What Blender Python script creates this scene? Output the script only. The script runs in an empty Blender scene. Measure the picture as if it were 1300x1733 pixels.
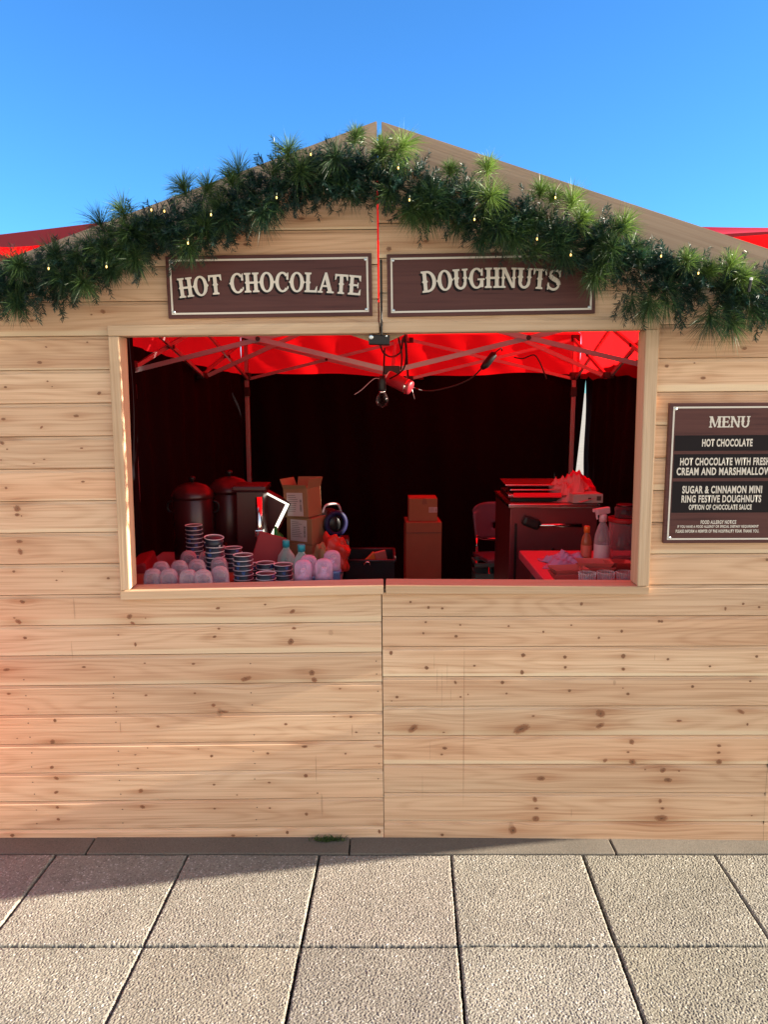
import bpy, bmesh, math, random
import numpy as np
from mathutils import Vector, Matrix, Euler
R = math.radians
random.seed(7); rng = np.random.default_rng(7)
sc = bpy.context.scene
COL = sc.collection

# ---------------------------------------------------------------- camera, sky, sun, exposure
CAM = Vector((0, -2.586, 1.571)); TH = R(8.722); F = 1323.2
cd = bpy.data.cameras.new('camera'); co = bpy.data.objects.new('camera', cd); COL.objects.link(co)
co.location = CAM; co.rotation_euler = (R(90) - TH, 0, 0)
cd.sensor_fit = 'HORIZONTAL'; cd.sensor_width = 36; cd.lens = 36 * F / 1300
cd.clip_start = .05; cd.clip_end = 3000
sc.camera = co

SUN_EL = R(17); SUN_FRONT = R(1.3)          # low sun from the right, barely in front of the stall
w = bpy.data.worlds.new("World"); sc.world = w; w.use_nodes = True
nt = w.node_tree; nt.nodes.clear()
wo = nt.nodes.new('ShaderNodeOutputWorld'); bg = nt.nodes.new('ShaderNodeBackground')
sky = nt.nodes.new('ShaderNodeTexSky'); sky.sky_type = 'NISHITA'; sky.sun_disc = False
sky.sun_elevation = SUN_EL; sky.sun_rotation = R(90) + SUN_FRONT
sky.air_density = 1.0; sky.dust_density = 0.3; sky.ozone_density = 2.0; sky.altitude = 50
hs = nt.nodes.new('ShaderNodeHueSaturation'); hs.inputs['Saturation'].default_value = 1.0; hs.inputs['Value'].default_value = 1.0
nt.links.new(sky.outputs[0], hs.inputs['Color'])
# sky tinted by direction: deep blue ahead, warmed and brightened behind for light
tcw = nt.nodes.new('ShaderNodeTexCoord'); sxw = nt.nodes.new('ShaderNodeSeparateXYZ'); nt.links.new(tcw.outputs['Generated'], sxw.inputs[0])
mrw = nt.nodes.new('ShaderNodeMapRange'); mrw.interpolation_type = 'SMOOTHSTEP'; nt.links.new(sxw.outputs[1], mrw.inputs[0])
mrw.inputs[1].default_value = -.35; mrw.inputs[2].default_value = .35; mrw.inputs[3].default_value = 0; mrw.inputs[4].default_value = 1
tin = nt.nodes.new('ShaderNodeMix'); tin.data_type = 'RGBA'; nt.links.new(mrw.outputs[0], tin.inputs[0])
tin.inputs[6].default_value = (1.45, 1.05, .80, 1); tin.inputs[7].default_value = (.20, .48, .80, 1)
mlw = nt.nodes.new('ShaderNodeMix'); mlw.data_type = 'RGBA'; mlw.blend_type = 'MULTIPLY'; mlw.inputs[0].default_value = 1
nt.links.new(hs.outputs[0], mlw.inputs[6]); nt.links.new(tin.outputs[2], mlw.inputs[7]); nt.links.new(mlw.outputs[2], bg.inputs[0])
bg.inputs[1].default_value = 0.095
nt.links.new(bg.outputs[0], wo.inputs[0])
sl = bpy.data.lights.new('sun', 'SUN'); sl.energy = 5.0; sl.angle = R(.5); sl.color = (1, .9, .74)
so = bpy.data.objects.new('sun', sl); COL.objects.link(so)
sd = Vector((math.cos(SUN_EL) * math.cos(SUN_FRONT), -math.cos(SUN_EL) * math.sin(SUN_FRONT), math.sin(SUN_EL)))
so.rotation_euler = sd.to_track_quat('Z', 'Y').to_euler()
so.location = sd * 30
vs = sc.view_settings; vs.view_transform = 'Standard'; vs.look = 'None'; vs.gamma = 1; vs.use_curve_mapping = False
vs.exposure = 2.1
sc.cycles.max_bounces = 10; sc.cycles.transparent_max_bounces = 16
sc.cycles.sample_clamp_indirect = 6

# ---------------------------------------------------------------- helpers
FW = Vector((0, math.cos(TH), -math.sin(TH))); UP = Vector((0, math.sin(TH), math.cos(TH)))
def ray(px, py):
    return FW + Vector(((px - 650) / F, 0, 0)) + UP * (-(py - 866.5) / F)
def P(px, py, Y):                       # point seen at a photo position, Y metres behind the stall front
    d = ray(px, py); return CAM + d * ((Y - CAM.y) / d.y)
def PZ(px, py, Z):
    d = ray(px, py); return CAM + d * ((Z - CAM.z) / d.z)

def link(name, me, parent=None):
    o = bpy.data.objects.new(name, me); COL.objects.link(o)
    if parent: o.parent = parent
    return o
def obj(name, bm, mats, parent=None, smooth=False):
    me = bpy.data.meshes.new(name)
    bmesh.ops.recalc_face_normals(bm, faces=bm.faces[:])
    bm.to_mesh(me); bm.free()
    for m in (mats if isinstance(mats, (list, tuple)) else [mats]): me.materials.append(m)
    if smooth:
        for p in me.polygons: p.use_smooth = True
    return link(name, me, parent)
def raw(name, verts, faces, mats, parent=None, smooth=False, mi=None):
    me = bpy.data.meshes.new(name); me.from_pydata(verts, [], faces); me.update()
    for m in (mats if isinstance(mats, (list, tuple)) else [mats]): me.materials.append(m)
    if mi is not None: me.polygons.foreach_set('material_index', mi)
    if smooth: me.polygons.foreach_set('use_smooth', [True] * len(me.polygons))
    return link(name, me, parent)
def tag(o, label=None, cat=None, group=None, kind=None):
    if label: o['label'] = label
    if cat: o['category'] = cat
    if group: o['group'] = group
    if kind: o['kind'] = kind
    return o
def thing(name, label, cat, loc=(0, 0, 0), rz=0, group=None):
    o = bpy.data.objects.new(name, None); COL.objects.link(o); o.empty_display_size = .1
    o.location = loc; o.rotation_euler = (0, 0, rz)
    return tag(o, label, cat, group)
def dup(root, loc, label, group=None, rot=None):
    r = root.copy(); COL.objects.link(r); r.location = loc
    if rot: r.rotation_euler = rot
    r['label'] = label
    if group: r['group'] = group
    for ch in list(root.children):
        c = ch.copy(); COL.objects.link(c); c.parent = r
        for g in ch.children:
            d = g.copy(); COL.objects.link(d); d.parent = c
    return r

def box(bm, c, s, rot=None, bev=0, mi=0):
    r = bmesh.ops.create_cube(bm, size=1)
    vs_ = r['verts']
    M = Matrix.Translation(Vector(c)) @ (Euler(rot).to_matrix().to_4x4() if rot else Matrix.Identity(4)) @ Matrix.Diagonal((s[0], s[1], s[2], 1))
    bmesh.ops.transform(bm, matrix=M, verts=vs_)
    fs = list({f for v in vs_ for f in v.link_faces})
    for f in fs: f.material_index = mi
    if bev:
        es = list({e for v in vs_ for e in v.link_edges})
        bmesh.ops.bevel(bm, geom=es, offset=bev, segments=2, profile=.6, affect='EDGES')
def lathe(bm, prof, c=(0, 0, 0), n=20, M=None, mi=0, cap=True):
    rings = []
    for (r, z) in prof:
        ring = []
        for i in range(n):
            a = 2 * math.pi * i / n
            v = Vector((r * math.cos(a), r * math.sin(a), z))
            if M: v = M @ v
            ring.append(bm.verts.new(v + Vector(c)))
        rings.append(ring)
    for a, b in zip(rings, rings[1:]):
        for i in range(n):
            f = bm.faces.new((a[i], a[(i + 1) % n], b[(i + 1) % n], b[i])); f.material_index = mi; f.smooth = True
    if cap:
        for ring in (rings[0], rings[-1]):
            f = bm.faces.new(ring); f.material_index = mi
def tube(bm, pts, r, n=8, mi=0):
    pts = [Vector(p) for p in pts]; rings = []
    for i, p in enumerate(pts):
        t = (pts[min(i + 1, len(pts) - 1)] - pts[max(i - 1, 0)]).normalized()
        a = t.orthogonal().normalized() if i == 0 else (prev - t * prev.dot(t)).normalized()
        prev = a; b = t.cross(a)
        rr = r[i] if isinstance(r, (list, tuple)) else r
        rings.append([bm.verts.new(p + (a * math.cos(2 * math.pi * k / n) + b * math.sin(2 * math.pi * k / n)) * rr) for k in range(n)])
    for x, y in zip(rings, rings[1:]):
        for i in range(n):
            f = bm.faces.new((x[i], x[(i + 1) % n], y[(i + 1) % n], y[i])); f.smooth = True; f.material_index = mi
    for ring in (rings[0], rings[-1]): bm.faces.new(ring).material_index = mi
def bar(bm, a, b, wd, ht, up=(0, 0, 1), mi=0):
    a, b, up = Vector(a), Vector(b), Vector(up); t = (b - a).normalized()
    s = t.cross(up).normalized(); u = s.cross(t)
    vv = []
    for p in (a, b):
        for (i, j) in ((-1, -1), (1, -1), (1, 1), (-1, 1)):
            vv.append(bm.verts.new(p + s * i * wd / 2 + u * j * ht / 2))
    for q in ((0, 1, 2, 3), (4, 5, 6, 7), (0, 1, 5, 4), (1, 2, 6, 5), (2, 3, 7, 6), (3, 0, 4, 7)):
        bm.faces.new([vv[i] for i in q]).material_index = mi
def cr(pts, n=8):                       # smooth curve through points
    pts = [Vector(p) for p in pts]; out = []
    for i in range(len(pts) - 1):
        p0, p1, p2, p3 = pts[max(i - 1, 0)], pts[i], pts[i + 1], pts[min(i + 2, len(pts) - 1)]
        for k in range(n):
            t = k / n
            out.append(.5 * ((2 * p1) + (p2 - p0) * t + (2 * p0 - 5 * p1 + 4 * p2 - p3) * t * t + (3 * p1 - p0 - 3 * p2 + p3) * t ** 3))
    out.append(pts[-1]); return out

# ---------------------------------------------------------------- materials
def mat(name, col, rough=.6, metal=0, spec=.5, noise=0, nscale=20, bump=0, bscale=200, trans=None, emit=None, es=0, coat=0):
    m = bpy.data.materials.new(name); m.use_nodes = True; t = m.node_tree; b = t.nodes['Principled BSDF']
    b.inputs['Base Color'].default_value = (*col, 1); b.inputs['Roughness'].default_value = rough
    b.inputs['Metallic'].default_value = metal; b.inputs['Specular IOR Level'].default_value = spec
    b.inputs['Coat Weight'].default_value = coat
    tc = t.nodes.new('ShaderNodeTexCoord')
    if noise:
        n = t.nodes.new('ShaderNodeTexNoise'); n.inputs['Scale'].default_value = nscale; n.inputs['Detail'].default_value = 6
        t.links.new(tc.outputs['Object'], n.inputs['Vector'])
        mx = t.nodes.new('ShaderNodeMix'); mx.data_type = 'RGBA'
        mx.inputs[6].default_value = (*[c * (1 - noise) for c in col], 1); mx.inputs[7].default_value = (*[min(1, c * (1 + noise)) for c in col], 1)
        t.links.new(n.outputs[0], mx.inputs[0]); t.links.new(mx.outputs[2], b.inputs['Base Color'])
    if bump:
        n2 = t.nodes.new('ShaderNodeTexNoise'); n2.inputs['Scale'].default_value = bscale; n2.inputs['Detail'].default_value = 4
        t.links.new(tc.outputs['Object'], n2.inputs['Vector'])
        bp = t.nodes.new('ShaderNodeBump'); bp.inputs['Strength'].default_value = bump; bp.inputs['Distance'].default_value = .002
        t.links.new(n2.outputs[0], bp.inputs['Height']); t.links.new(bp.outputs[0], b.inputs['Normal'])
    if emit:
        b.inputs['Emission Color'].default_value = (*emit, 1); b.inputs['Emission Strength'].default_value = es
    if trans:                                       # light passes through thin cloth / plastic
        out = t.nodes['Material Output']; tr = t.nodes.new('ShaderNodeBsdfTranslucent'); tr.inputs[0].default_value = (*trans[0], 1)
        ms = t.nodes.new('ShaderNodeMixShader'); ms.inputs[0].default_value = trans[1]
        t.links.new(b.outputs[0], ms.inputs[1]); t.links.new(tr.outputs[0], ms.inputs[2]); t.links.new(ms.outputs[0], out.inputs[0])
    return m
def clear(name, tint, milky=.25, col=(.8, .8, .8), rough=.12):
    m = bpy.data.materials.new(name); m.use_nodes = True; t = m.node_tree; b = t.nodes['Principled BSDF']
    b.inputs['Base Color'].default_value = (*col, 1); b.inputs['Roughness'].default_value = rough
    tp = t.nodes.new('ShaderNodeBsdfTransparent'); tp.inputs[0].default_value = (*tint, 1)
    lw = t.nodes.new('ShaderNodeLayerWeight'); lw.inputs[0].default_value = .45
    ma = t.nodes.new('ShaderNodeMath'); ma.operation = 'MULTIPLY_ADD'; ma.inputs[1].default_value = .6; ma.inputs[2].default_value = milky; ma.use_clamp = True
    ms = t.nodes.new('ShaderNodeMixShader')
    t.links.new(lw.outputs[1], ma.inputs[0]); t.links.new(ma.outputs[0], ms.inputs[0])
    t.links.new(tp.outputs[0], ms.inputs[1]); t.links.new(b.outputs[0], ms.inputs[2])
    t.links.new(ms.outputs[0], t.nodes['Material Output'].inputs[0])
    return m
def wood(name, c1, c2, pink, ringmix=.5, rough=.62, boards=False):
    m = bpy.data.materials.new(name); m.use_nodes = True; t = m.node_tree; N = t.nodes; L = t.links; b = N['Principled BSDF']
    at = N.new('ShaderNodeAttribute'); at.attribute_name = 'wco'
    sp = N.new('ShaderNodeSeparateXYZ'); L.new(at.outputs['Vector'], sp.inputs[0])
    def M(op, a, bb=None, c=None):
        n = N.new('ShaderNodeMath'); n.operation = op
        for i, v in enumerate((a, bb, c)):
            if v is None: continue
            if isinstance(v, (int, float)): n.inputs[i].default_value = v
            else: L.new(v, n.inputs[i])
        return n.outputs[0]
    def noise(sx, sy, sz, detail=3, rg=.55):
        cb = N.new('ShaderNodeCombineXYZ')
        L.new(M('MULTIPLY', sp.outputs[0], sx), cb.inputs[0]); L.new(M('MULTIPLY', sp.outputs[1], sy), cb.inputs[1]); L.new(M('MULTIPLY', sp.outputs[2], sz), cb.inputs[2])
        n = N.new('ShaderNodeTexNoise'); n.inputs['Scale'].default_value = 1; n.inputs['Detail'].default_value = detail; n.inputs['Roughness'].default_value = rg
        L.new(cb.outputs[0], n.inputs['Vector']); return n.outputs[0]
    big = noise(.9, 9, 37, 1.5, .4)
    ring = M('SINE', M('MULTIPLY', big, 95)); ring = M('MULTIPLY_ADD', ring, .5, .5); ring = M('POWER', ring, 2.2)
    fib = noise(2.2, 230, 11, 3)
    tone = noise(.6, 7, 53, 2)
    blotch = noise(3.0, 12, 91, 4)
    fac = M('ADD', M('MULTIPLY', ring, .36 * ringmix), M('MULTIPLY', M('SUBTRACT', fib, .42), 1.5))
    fac = M('ADD', fac, M('MULTIPLY', M('SUBTRACT', blotch, .45), .35))
    mid = noise(1.6, 95, 29, 2)
    fac = M('ADD', fac, M('MULTIPLY', M('SUBTRACT', mid, .47), 1.5))
    mx = N.new('ShaderNodeMix'); mx.data_type = 'RGBA'; mx.clamp_factor = True
    mx.inputs[6].default_value = (*c1, 1); mx.inputs[7].default_value = (*c2, 1); L.new(fac, mx.inputs[0])
    wn = N.new('ShaderNodeTexWhiteNoise'); wn.noise_dimensions = '1D'; L.new(sp.outputs[2], wn.inputs['W'])
    hue = M('MULTIPLY', M('ADD', M('MULTIPLY', wn.outputs[0], .75), M('MULTIPLY', M('SUBTRACT', tone, .5), 1.6)), .75)
    mp = N.new('ShaderNodeMix'); mp.data_type = 'RGBA'; mp.blend_type = 'MULTIPLY'; mp.clamp_factor = True
    L.new(hue, mp.inputs[0]); L.new(mx.outputs[2], mp.inputs[6]); mp.inputs[7].default_value = (*pink, 1)
    col_out = mp.outputs[2]
    if boards:
        ak = N.new('ShaderNodeAttribute'); ak.attribute_name = 'kr'; sk = N.new('ShaderNodeSeparateXYZ'); L.new(ak.outputs['Vector'], sk.inputs[0])
        wn2 = N.new('ShaderNodeTexWhiteNoise'); wn2.noise_dimensions = '1D'; L.new(M('ADD', sp.outputs[2], 17.3), wn2.inputs['W'])
        wv = noise(1.1, 0, 71, 2)
        lim = M('ADD', M('MULTIPLY', M('SUBTRACT', wn2.outputs[0], .42), .34), M('MULTIPLY', M('SUBTRACT', wv, .5), .22))
        mr = N.new('ShaderNodeMapRange'); mr.interpolation_type = 'SMOOTHSTEP'; L.new(M('SUBTRACT', lim, sk.outputs[1]), mr.inputs[0]); mr.inputs[1].default_value = -.02; mr.inputs[2].default_value = .03
        ms_ = N.new('ShaderNodeMix'); ms_.data_type = 'RGBA'; L.new(M('MULTIPLY', mr.outputs[0], .75), ms_.inputs[0]); L.new(col_out, ms_.inputs[6]); ms_.inputs[7].default_value = (.72, .57, .385, 1)
        mh_ = N.new('ShaderNodeMix'); mh_.data_type = 'RGBA'; mh_.blend_type = 'MULTIPLY'; L.new(M('MULTIPLY', sk.outputs[0], M('MULTIPLY_ADD', fib, .9, .25)), mh_.inputs[0]); L.new(ms_.outputs[2], mh_.inputs[6]); mh_.inputs[7].default_value = (.66, .47, .36, 1)
        col_out = mh_.outputs[2]
        wn3 = N.new('ShaderNodeTexWhiteNoise'); wn3.noise_dimensions = '1D'; L.new(M('ADD', sp.outputs[2], 5.7), wn3.inputs['W'])
        vm = N.new('ShaderNodeVectorMath'); vm.operation = 'SCALE'; L.new(col_out, vm.inputs[0]); L.new(M('MULTIPLY_ADD', wn3.outputs[0], .24, .87), vm.inputs['Scale']); col_out = vm.outputs[0]
    L.new(col_out, b.inputs['Base Color'])
    b.inputs['Roughness'].default_value = rough; b.inputs['Specular IOR Level'].default_value = .3
    bp = N.new('ShaderNodeBump'); bp.inputs['Strength'].default_value = .25; bp.inputs['Distance'].default_value = .0012
    L.new(M('ADD', fib, M('MULTIPLY', ring, .35)), bp.inputs['Height']); L.new(bp.outputs[0], b.inputs['Normal'])
    return m
def knot_mat():
    m = bpy.data.materials.new('wood_knot'); m.use_nodes = True; t = m.node_tree; N = t.nodes; L = t.links; b = N['Principled BSDF']
    at = N.new('ShaderNodeAttribute'); at.attribute_name = 'kr'
    sp = N.new('ShaderNodeSeparateXYZ'); L.new(at.outputs['Vector'], sp.inputs[0])
    tc = N.new('ShaderNodeTexCoord'); nz = N.new('ShaderNodeTexNoise'); nz.inputs['Scale'].default_value = 160; nz.inputs['Detail'].default_value = 3
    L.new(tc.outputs['Object'], nz.inputs['Vector'])
    ad = N.new('ShaderNodeMath'); ad.operation = 'MULTIPLY_ADD'; L.new(nz.outputs[0], ad.inputs[0]); ad.inputs[1].default_value = .5; L.new(sp.outputs[0], ad.inputs[2])
    su = N.new('ShaderNodeMath'); su.operation = 'SUBTRACT'; L.new(ad.outputs[0], su.inputs[0]); su.inputs[1].default_value = .25
    rp = N.new('ShaderNodeValToRGB'); e = rp.color_ramp.elements
    e[0].position = 0; e[0].color = (.06, .026, .014, 1); e[1].position = .95; e[1].color = (.38, .20, .10, 1)
    x = e.new(.3); x.color = (.23, .10, .05, 1); x = e.new(.55); x.color = (.13, .058, .028, 1); x = e.new(.68); x.color = (.34, .17, .085, 1)
    L.new(su.outputs[0], rp.inputs[0])
    hv = N.new('ShaderNodeMix'); hv.data_type = 'RGBA'; hm = N.new('ShaderNodeMath'); hm.operation = 'MULTIPLY'; L.new(sp.outputs[1], hm.inputs[0]); L.new(su.outputs[0], hm.inputs[1]); hm.use_clamp = True; L.new(hm.outputs[0], hv.inputs[0]); L.new(rp.outputs[0], hv.inputs[6]); hv.inputs[7].default_value = (.42, .17, .08, 1)
    L.new(hv.outputs[2], b.inputs['Base Color']); b.inputs['Roughness'].default_value = .55
    ar = N.new('ShaderNodeMapRange'); L.new(su.outputs[0], ar.inputs[0]); ar.inputs[1].default_value = .6; ar.inputs[2].default_value = 1.0; ar.inputs[3].default_value = 1; ar.inputs[4].default_value = 0
    am = N.new('ShaderNodeMath'); am.operation = 'MULTIPLY'; L.new(ar.outputs[0], am.inputs[0]); L.new(sp.outputs[2], am.inputs[1])
    L.new(am.outputs[0], b.inputs['Alpha'])
    return m
PINE = wood('pine_boards', (.70, .50, .335), (.47, .285, .168), (.92, .73, .64), .8, boards=True)
FRAMEW = wood('pine_frame', (.55, .40, .27), (.41, .27, .165), (.92, .82, .72), .35)
BARGE = wood('weathered_pine', (.41, .305, .225), (.30, .205, .145), (.9, .82, .76), .4)
KNOT = knot_mat()
NAIL = mat('nail_head', (.05, .035, .03), .5, .4)
PLY = mat('plywood', (.42, .33, .22), .7, noise=.15, nscale=30)

def red_cloth(name, tr):
    return mat(name, (.5, .007, .012), .75, spec=.2, noise=.18, nscale=5, bump=.22, bscale=9, trans=((.95, .006, .008), tr))
RED = red_cloth('red_canvas', .68)
REDN = mat('red_roof_canvas', (.55, .007, .02), .7, spec=.2, bump=.1, bscale=20)
REDV = mat('dark_red_valance', (.30, .004, .012), .75)
BLACKC = mat('black_cloth', (.005, .004, .005), .9, spec=.06, bump=.2, bscale=60)
ALU = mat('aluminium_tube', (.40, .34, .36), .42, .55, noise=.08)
BLKP = mat('black_plastic', (.009, .009, .010), .4, spec=.35)
BRACK = mat('black_bracket', (.02, .018, .02), .5)
STEEL = mat('stainless_steel', (.62, .62, .63), .22, 1.0, noise=.05)
CHROME = mat('chrome', (.8, .8, .8), .08, 1.0)
WHITEP = mat('white_plastic', (.75, .74, .73), .4)
CREAM = mat('cream_print', (.62, .57, .50), .55)
SIGNB = None
CARD = mat('cardboard', (.23, .12, .055), .8, noise=.12, nscale=9)
PAPER = mat('paper_label', (.40, .35, .34), .7, noise=.06, nscale=80)
INK = mat('print_ink', (.06, .05, .05), .7)

def wco(o, fn):                                      # stores the grain coordinates of a wooden part
    me = o.data; a = me.attributes.new('wco', 'FLOAT_VECTOR', 'POINT')
    buf = []
    for v in me.vertices: buf.extend(fn(v.co))
    a.data.foreach_set('vector', buf)

# ---------------------------------------------------------------- ground, pavement, kerb
def stone_mat(name, lo, mid, hi, grain, bump, tone=False):
    m = bpy.data.materials.new(name); m.use_nodes = True; t = m.node_tree; N = t.nodes; L = t.links; b = N['Principled BSDF']
    tc = N.new('ShaderNodeTexCoord')
    v = N.new('ShaderNodeTexVoronoi'); v.inputs['Scale'].default_value = grain; L.new(tc.outputs['Object'], v.inputs['Vector'])
    rp = N.new('ShaderNodeValToRGB'); e = rp.color_ramp.elements
    e[0].position = 0; e[0].color = (*lo, 1); e[1].position = 1; e[1].color = (*hi, 1)
    x = e.new(.3); x.color = (*mid, 1); x = e.new(.75); x.color = (*[c * 1.12 for c in mid], 1); x = e.new(.9); x.color = (*[(c + d) / 2 for c, d in zip(mid, hi)], 1)
    L.new(v.outputs['Color'], rp.inputs[0])
    n = N.new('ShaderNodeTexNoise'); n.inputs['Scale'].default_value = 3.5; n.inputs['Detail'].default_value = 5; L.new(tc.outputs['Object'], n.inputs['Vector'])
    r2 = N.new('ShaderNodeMapRange'); L.new(n.outputs[0], r2.inputs[0]); r2.inputs[1].default_value = .3; r2.inputs[2].default_value = .7; r2.inputs[3].default_value = .86; r2.inputs[4].default_value = 1.1
    mu = N.new('ShaderNodeVectorMath'); mu.operation = 'SCALE'; L.new(rp.outputs[0], mu.inputs[0]); L.new(r2.outputs[0], mu.inputs['Scale'])
    cf = mu.outputs[0]
    if tone:                                   # each slab weathered a little differently
        at = N.new('ShaderNodeAttribute'); at.attribute_name = 'tone'; m2 = N.new('ShaderNodeVectorMath'); m2.operation = 'MULTIPLY'
        L.new(cf, m2.inputs[0]); L.new(at.outputs['Vector'], m2.inputs[1]); cf = m2.outputs[0]
        n3 = N.new('ShaderNodeTexNoise'); n3.inputs['Scale'].default_value = 11; n3.inputs['Detail'].default_value = 2; L.new(tc.outputs['Object'], n3.inputs['Vector'])
        r3 = N.new('ShaderNodeMapRange'); L.new(n3.outputs[0], r3.inputs[0]); r3.inputs[1].default_value = .66; r3.inputs[2].default_value = .76; r3.inputs[3].default_value = 1; r3.inputs[4].default_value = .72
        m3 = N.new('ShaderNodeVectorMath'); m3.operation = 'SCALE'; L.new(cf, m3.inputs[0]); L.new(r3.outputs[0], m3.inputs['Scale']); cf = m3.outputs[0]
    L.new(cf, b.inputs['Base Color']); b.inputs['Roughness'].default_value = .8; b.inputs['Specular IOR Level'].default_value = .25
    n2 = N.new('ShaderNodeTexNoise'); n2.inputs['Scale'].default_value = grain * .9; n2.inputs['Detail'].default_value = 3; L.new(tc.outputs['Object'], n2.inputs['Vector'])
    bp = N.new('ShaderNodeBump'); bp.inputs['Strength'].default_value = bump; bp.inputs['Distance'].default_value = .003
    L.new(n2.outputs[0], bp.inputs['Height']); L.new(bp.outputs[0], b.inputs['Normal'])
    return m
SLAB = stone_mat('exposed_aggregate', (.075, .066, .054), (.215, .193, .155), (.62, .59, .53), 230, .3, True)
KERB = stone_mat('kerb_stone', (.10, .086, .07), (.145, .124, .10), (.22, .19, .16), 320, .35)
GROUND = stone_mat('plaza_concrete', (.26, .23, .19), (.31, .275, .22), (.38, .34, .29), 60, .3)
g = raw('ground', [(-600, -600, -.04), (600, -600, -.04), (600, 900, -.04), (-600, 900, -.04)], [(0, 1, 2, 3)], GROUND); tag(g, kind='structure')
bed = raw('pavement_bed', [(-3.2, -1.6, -.03), (3.2, -1.6, -.03), (3.2, -.0, -.03), (-3.2, -.0, -.03)], [(0, 1, 2, 3)], mat('joint_dirt', (.022, .019, .015), .95)); tag(bed, kind='structure')

KY = -.103; SP = .4525
def slab_grid(nx, ny, seed):
    r = np.random.default_rng(seed); h = r.standard_normal((ny, nx))
    fy = np.fft.fftfreq(ny)[:, None]; fx = np.fft.fftfreq(nx)[None, :]; k2 = fx ** 2 + fy ** 2
    H = np.fft.fft2(h)
    a = np.real(np.fft.ifft2(H * (np.exp(-k2 * 13) - .85 * np.exp(-k2 * 62)))); a /= a.std()
    c = np.real(np.fft.ifft2(np.fft.fft2(r.standard_normal((ny, nx))) * np.exp(-k2 * 20000))); c /= c.std()
    return np.clip(a, -2.4, 1.3) * .00062 + c * .0005
def build_slabs():
    V = []; Fc = []; TN = []; base = 0
    x0 = -.2218
    for j in range(3):
        y1 = KY - .004 - j * SP; y0 = y1 - SP + .010
        for i in range(-6, 6):
            fine = j < 2 and -4 <= i <= 3
            nx = ny = 250 if fine else 6
            xa = x0 + i * SP + .0035; xb = xa + SP - .007
            dz = rng.uniform(-.0015, .0015); jit = rng.uniform(-.0015, .0015, 2)
            U, W_ = np.meshgrid(np.linspace(0, 1, nx), np.linspace(0, 1, ny))
            h = slab_grid(nx, ny, 100 + j * 20 + i) if fine else np.zeros((ny, nx))
            ed = np.minimum(np.minimum(U, 1 - U), np.minimum(W_, 1 - W_)) * SP
            h = h - .004 * np.clip(1 - ed / .005, 0, 1) ** 2
            if fine:
                wob = rng.standard_normal((4, 250)); k = np.ones(5) / 5
                wob = np.array([np.convolve(q, k, 'same') for q in wob]) * .0011
            X = xa + (xb - xa) * U + jit[0]; Y = y0 + (y1 - y0) * W_ + jit[1]
            if fine:
                X = X + np.clip(1 - U * 25, 0, 1) * wob[0][:, None] + np.clip(1 - (1 - U) * 25, 0, 1) * wob[1][:, None]
                Y = Y + np.clip(1 - W_ * 25, 0, 1) * wob[2][None, :] + np.clip(1 - (1 - W_) * 25, 0, 1) * wob[3][None, :]
            Z = h + dz
            X = X + .037 * (Y - KY)
            V.append(np.stack([X, Y, Z], -1).reshape(-1, 3)); tn = rng.uniform(.95, 1.12) * np.array([1, 1 + rng.uniform(-.03, .02), 1 + rng.uniform(-.08, .05)]); TN.append(np.tile(tn, (nx * ny, 1)))
            idx = np.arange(nx * ny).reshape(ny, nx) + base
            Fc.append(np.stack([idx[:-1, :-1], idx[:-1, 1:], idx[1:, 1:], idx[1:, :-1]], -1).reshape(-1, 4))
            base += nx * ny
            # skirt
            per = np.concatenate([idx[0, :], idx[1:, -1], idx[-1, -2::-1], idx[-2:0:-1, 0]])
            pv = np.concatenate(V)[per] if False else np.stack([X, Y, Z], -1).reshape(-1, 3)[per - (base - nx * ny)]
            pv = pv.copy(); pv[:, 2] = -.035
            V.append(pv); n = len(per); TN.append(np.tile(tn * .3, (n, 1))); q = np.arange(n) + base; base += n
            Fc.append(np.stack([np.roll(per, -1), per, q, np.roll(q, -1)], -1))
    V = np.concatenate(V); Fc = np.concatenate(Fc)
    me = bpy.data.meshes.new('pavement'); me.vertices.add(len(V)); me.vertices.foreach_set('co', V.astype(np.float32).ravel())
    me.loops.add(len(Fc) * 4); me.loops.foreach_set('vertex_index', Fc.astype(np.int32).ravel())
    me.polygons.add(len(Fc)); me.polygons.foreach_set('loop_start', np.arange(len(Fc), dtype=np.int32) * 4)
    me.polygons.foreach_set('use_smooth', np.ones(len(Fc), dtype=bool))
    me.update(calc_edges=True); me.validate(); me.materials.append(SLAB); a_ = me.attributes.new('tone', 'FLOAT_VECTOR', 'POINT'); a_.data.foreach_set('vector', np.concatenate(TN).astype(np.float32).ravel())
    tag(link('pavement', me), kind='structure')
build_slabs()
bm = bmesh.new()
ks = [PZ(x, 1430, 0).x for x in (-260, 154, 592, 1036, 1470)]
for a, b in zip([-3.0] + ks, ks + [3.0]):
    box(bm, ((a + b) / 2, -.0525, -.018 + random.uniform(-.001, .001)), (b - a - .005, .099, .04), bev=.004)
tag(obj('kerb', bm, KERB), kind='structure')

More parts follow.
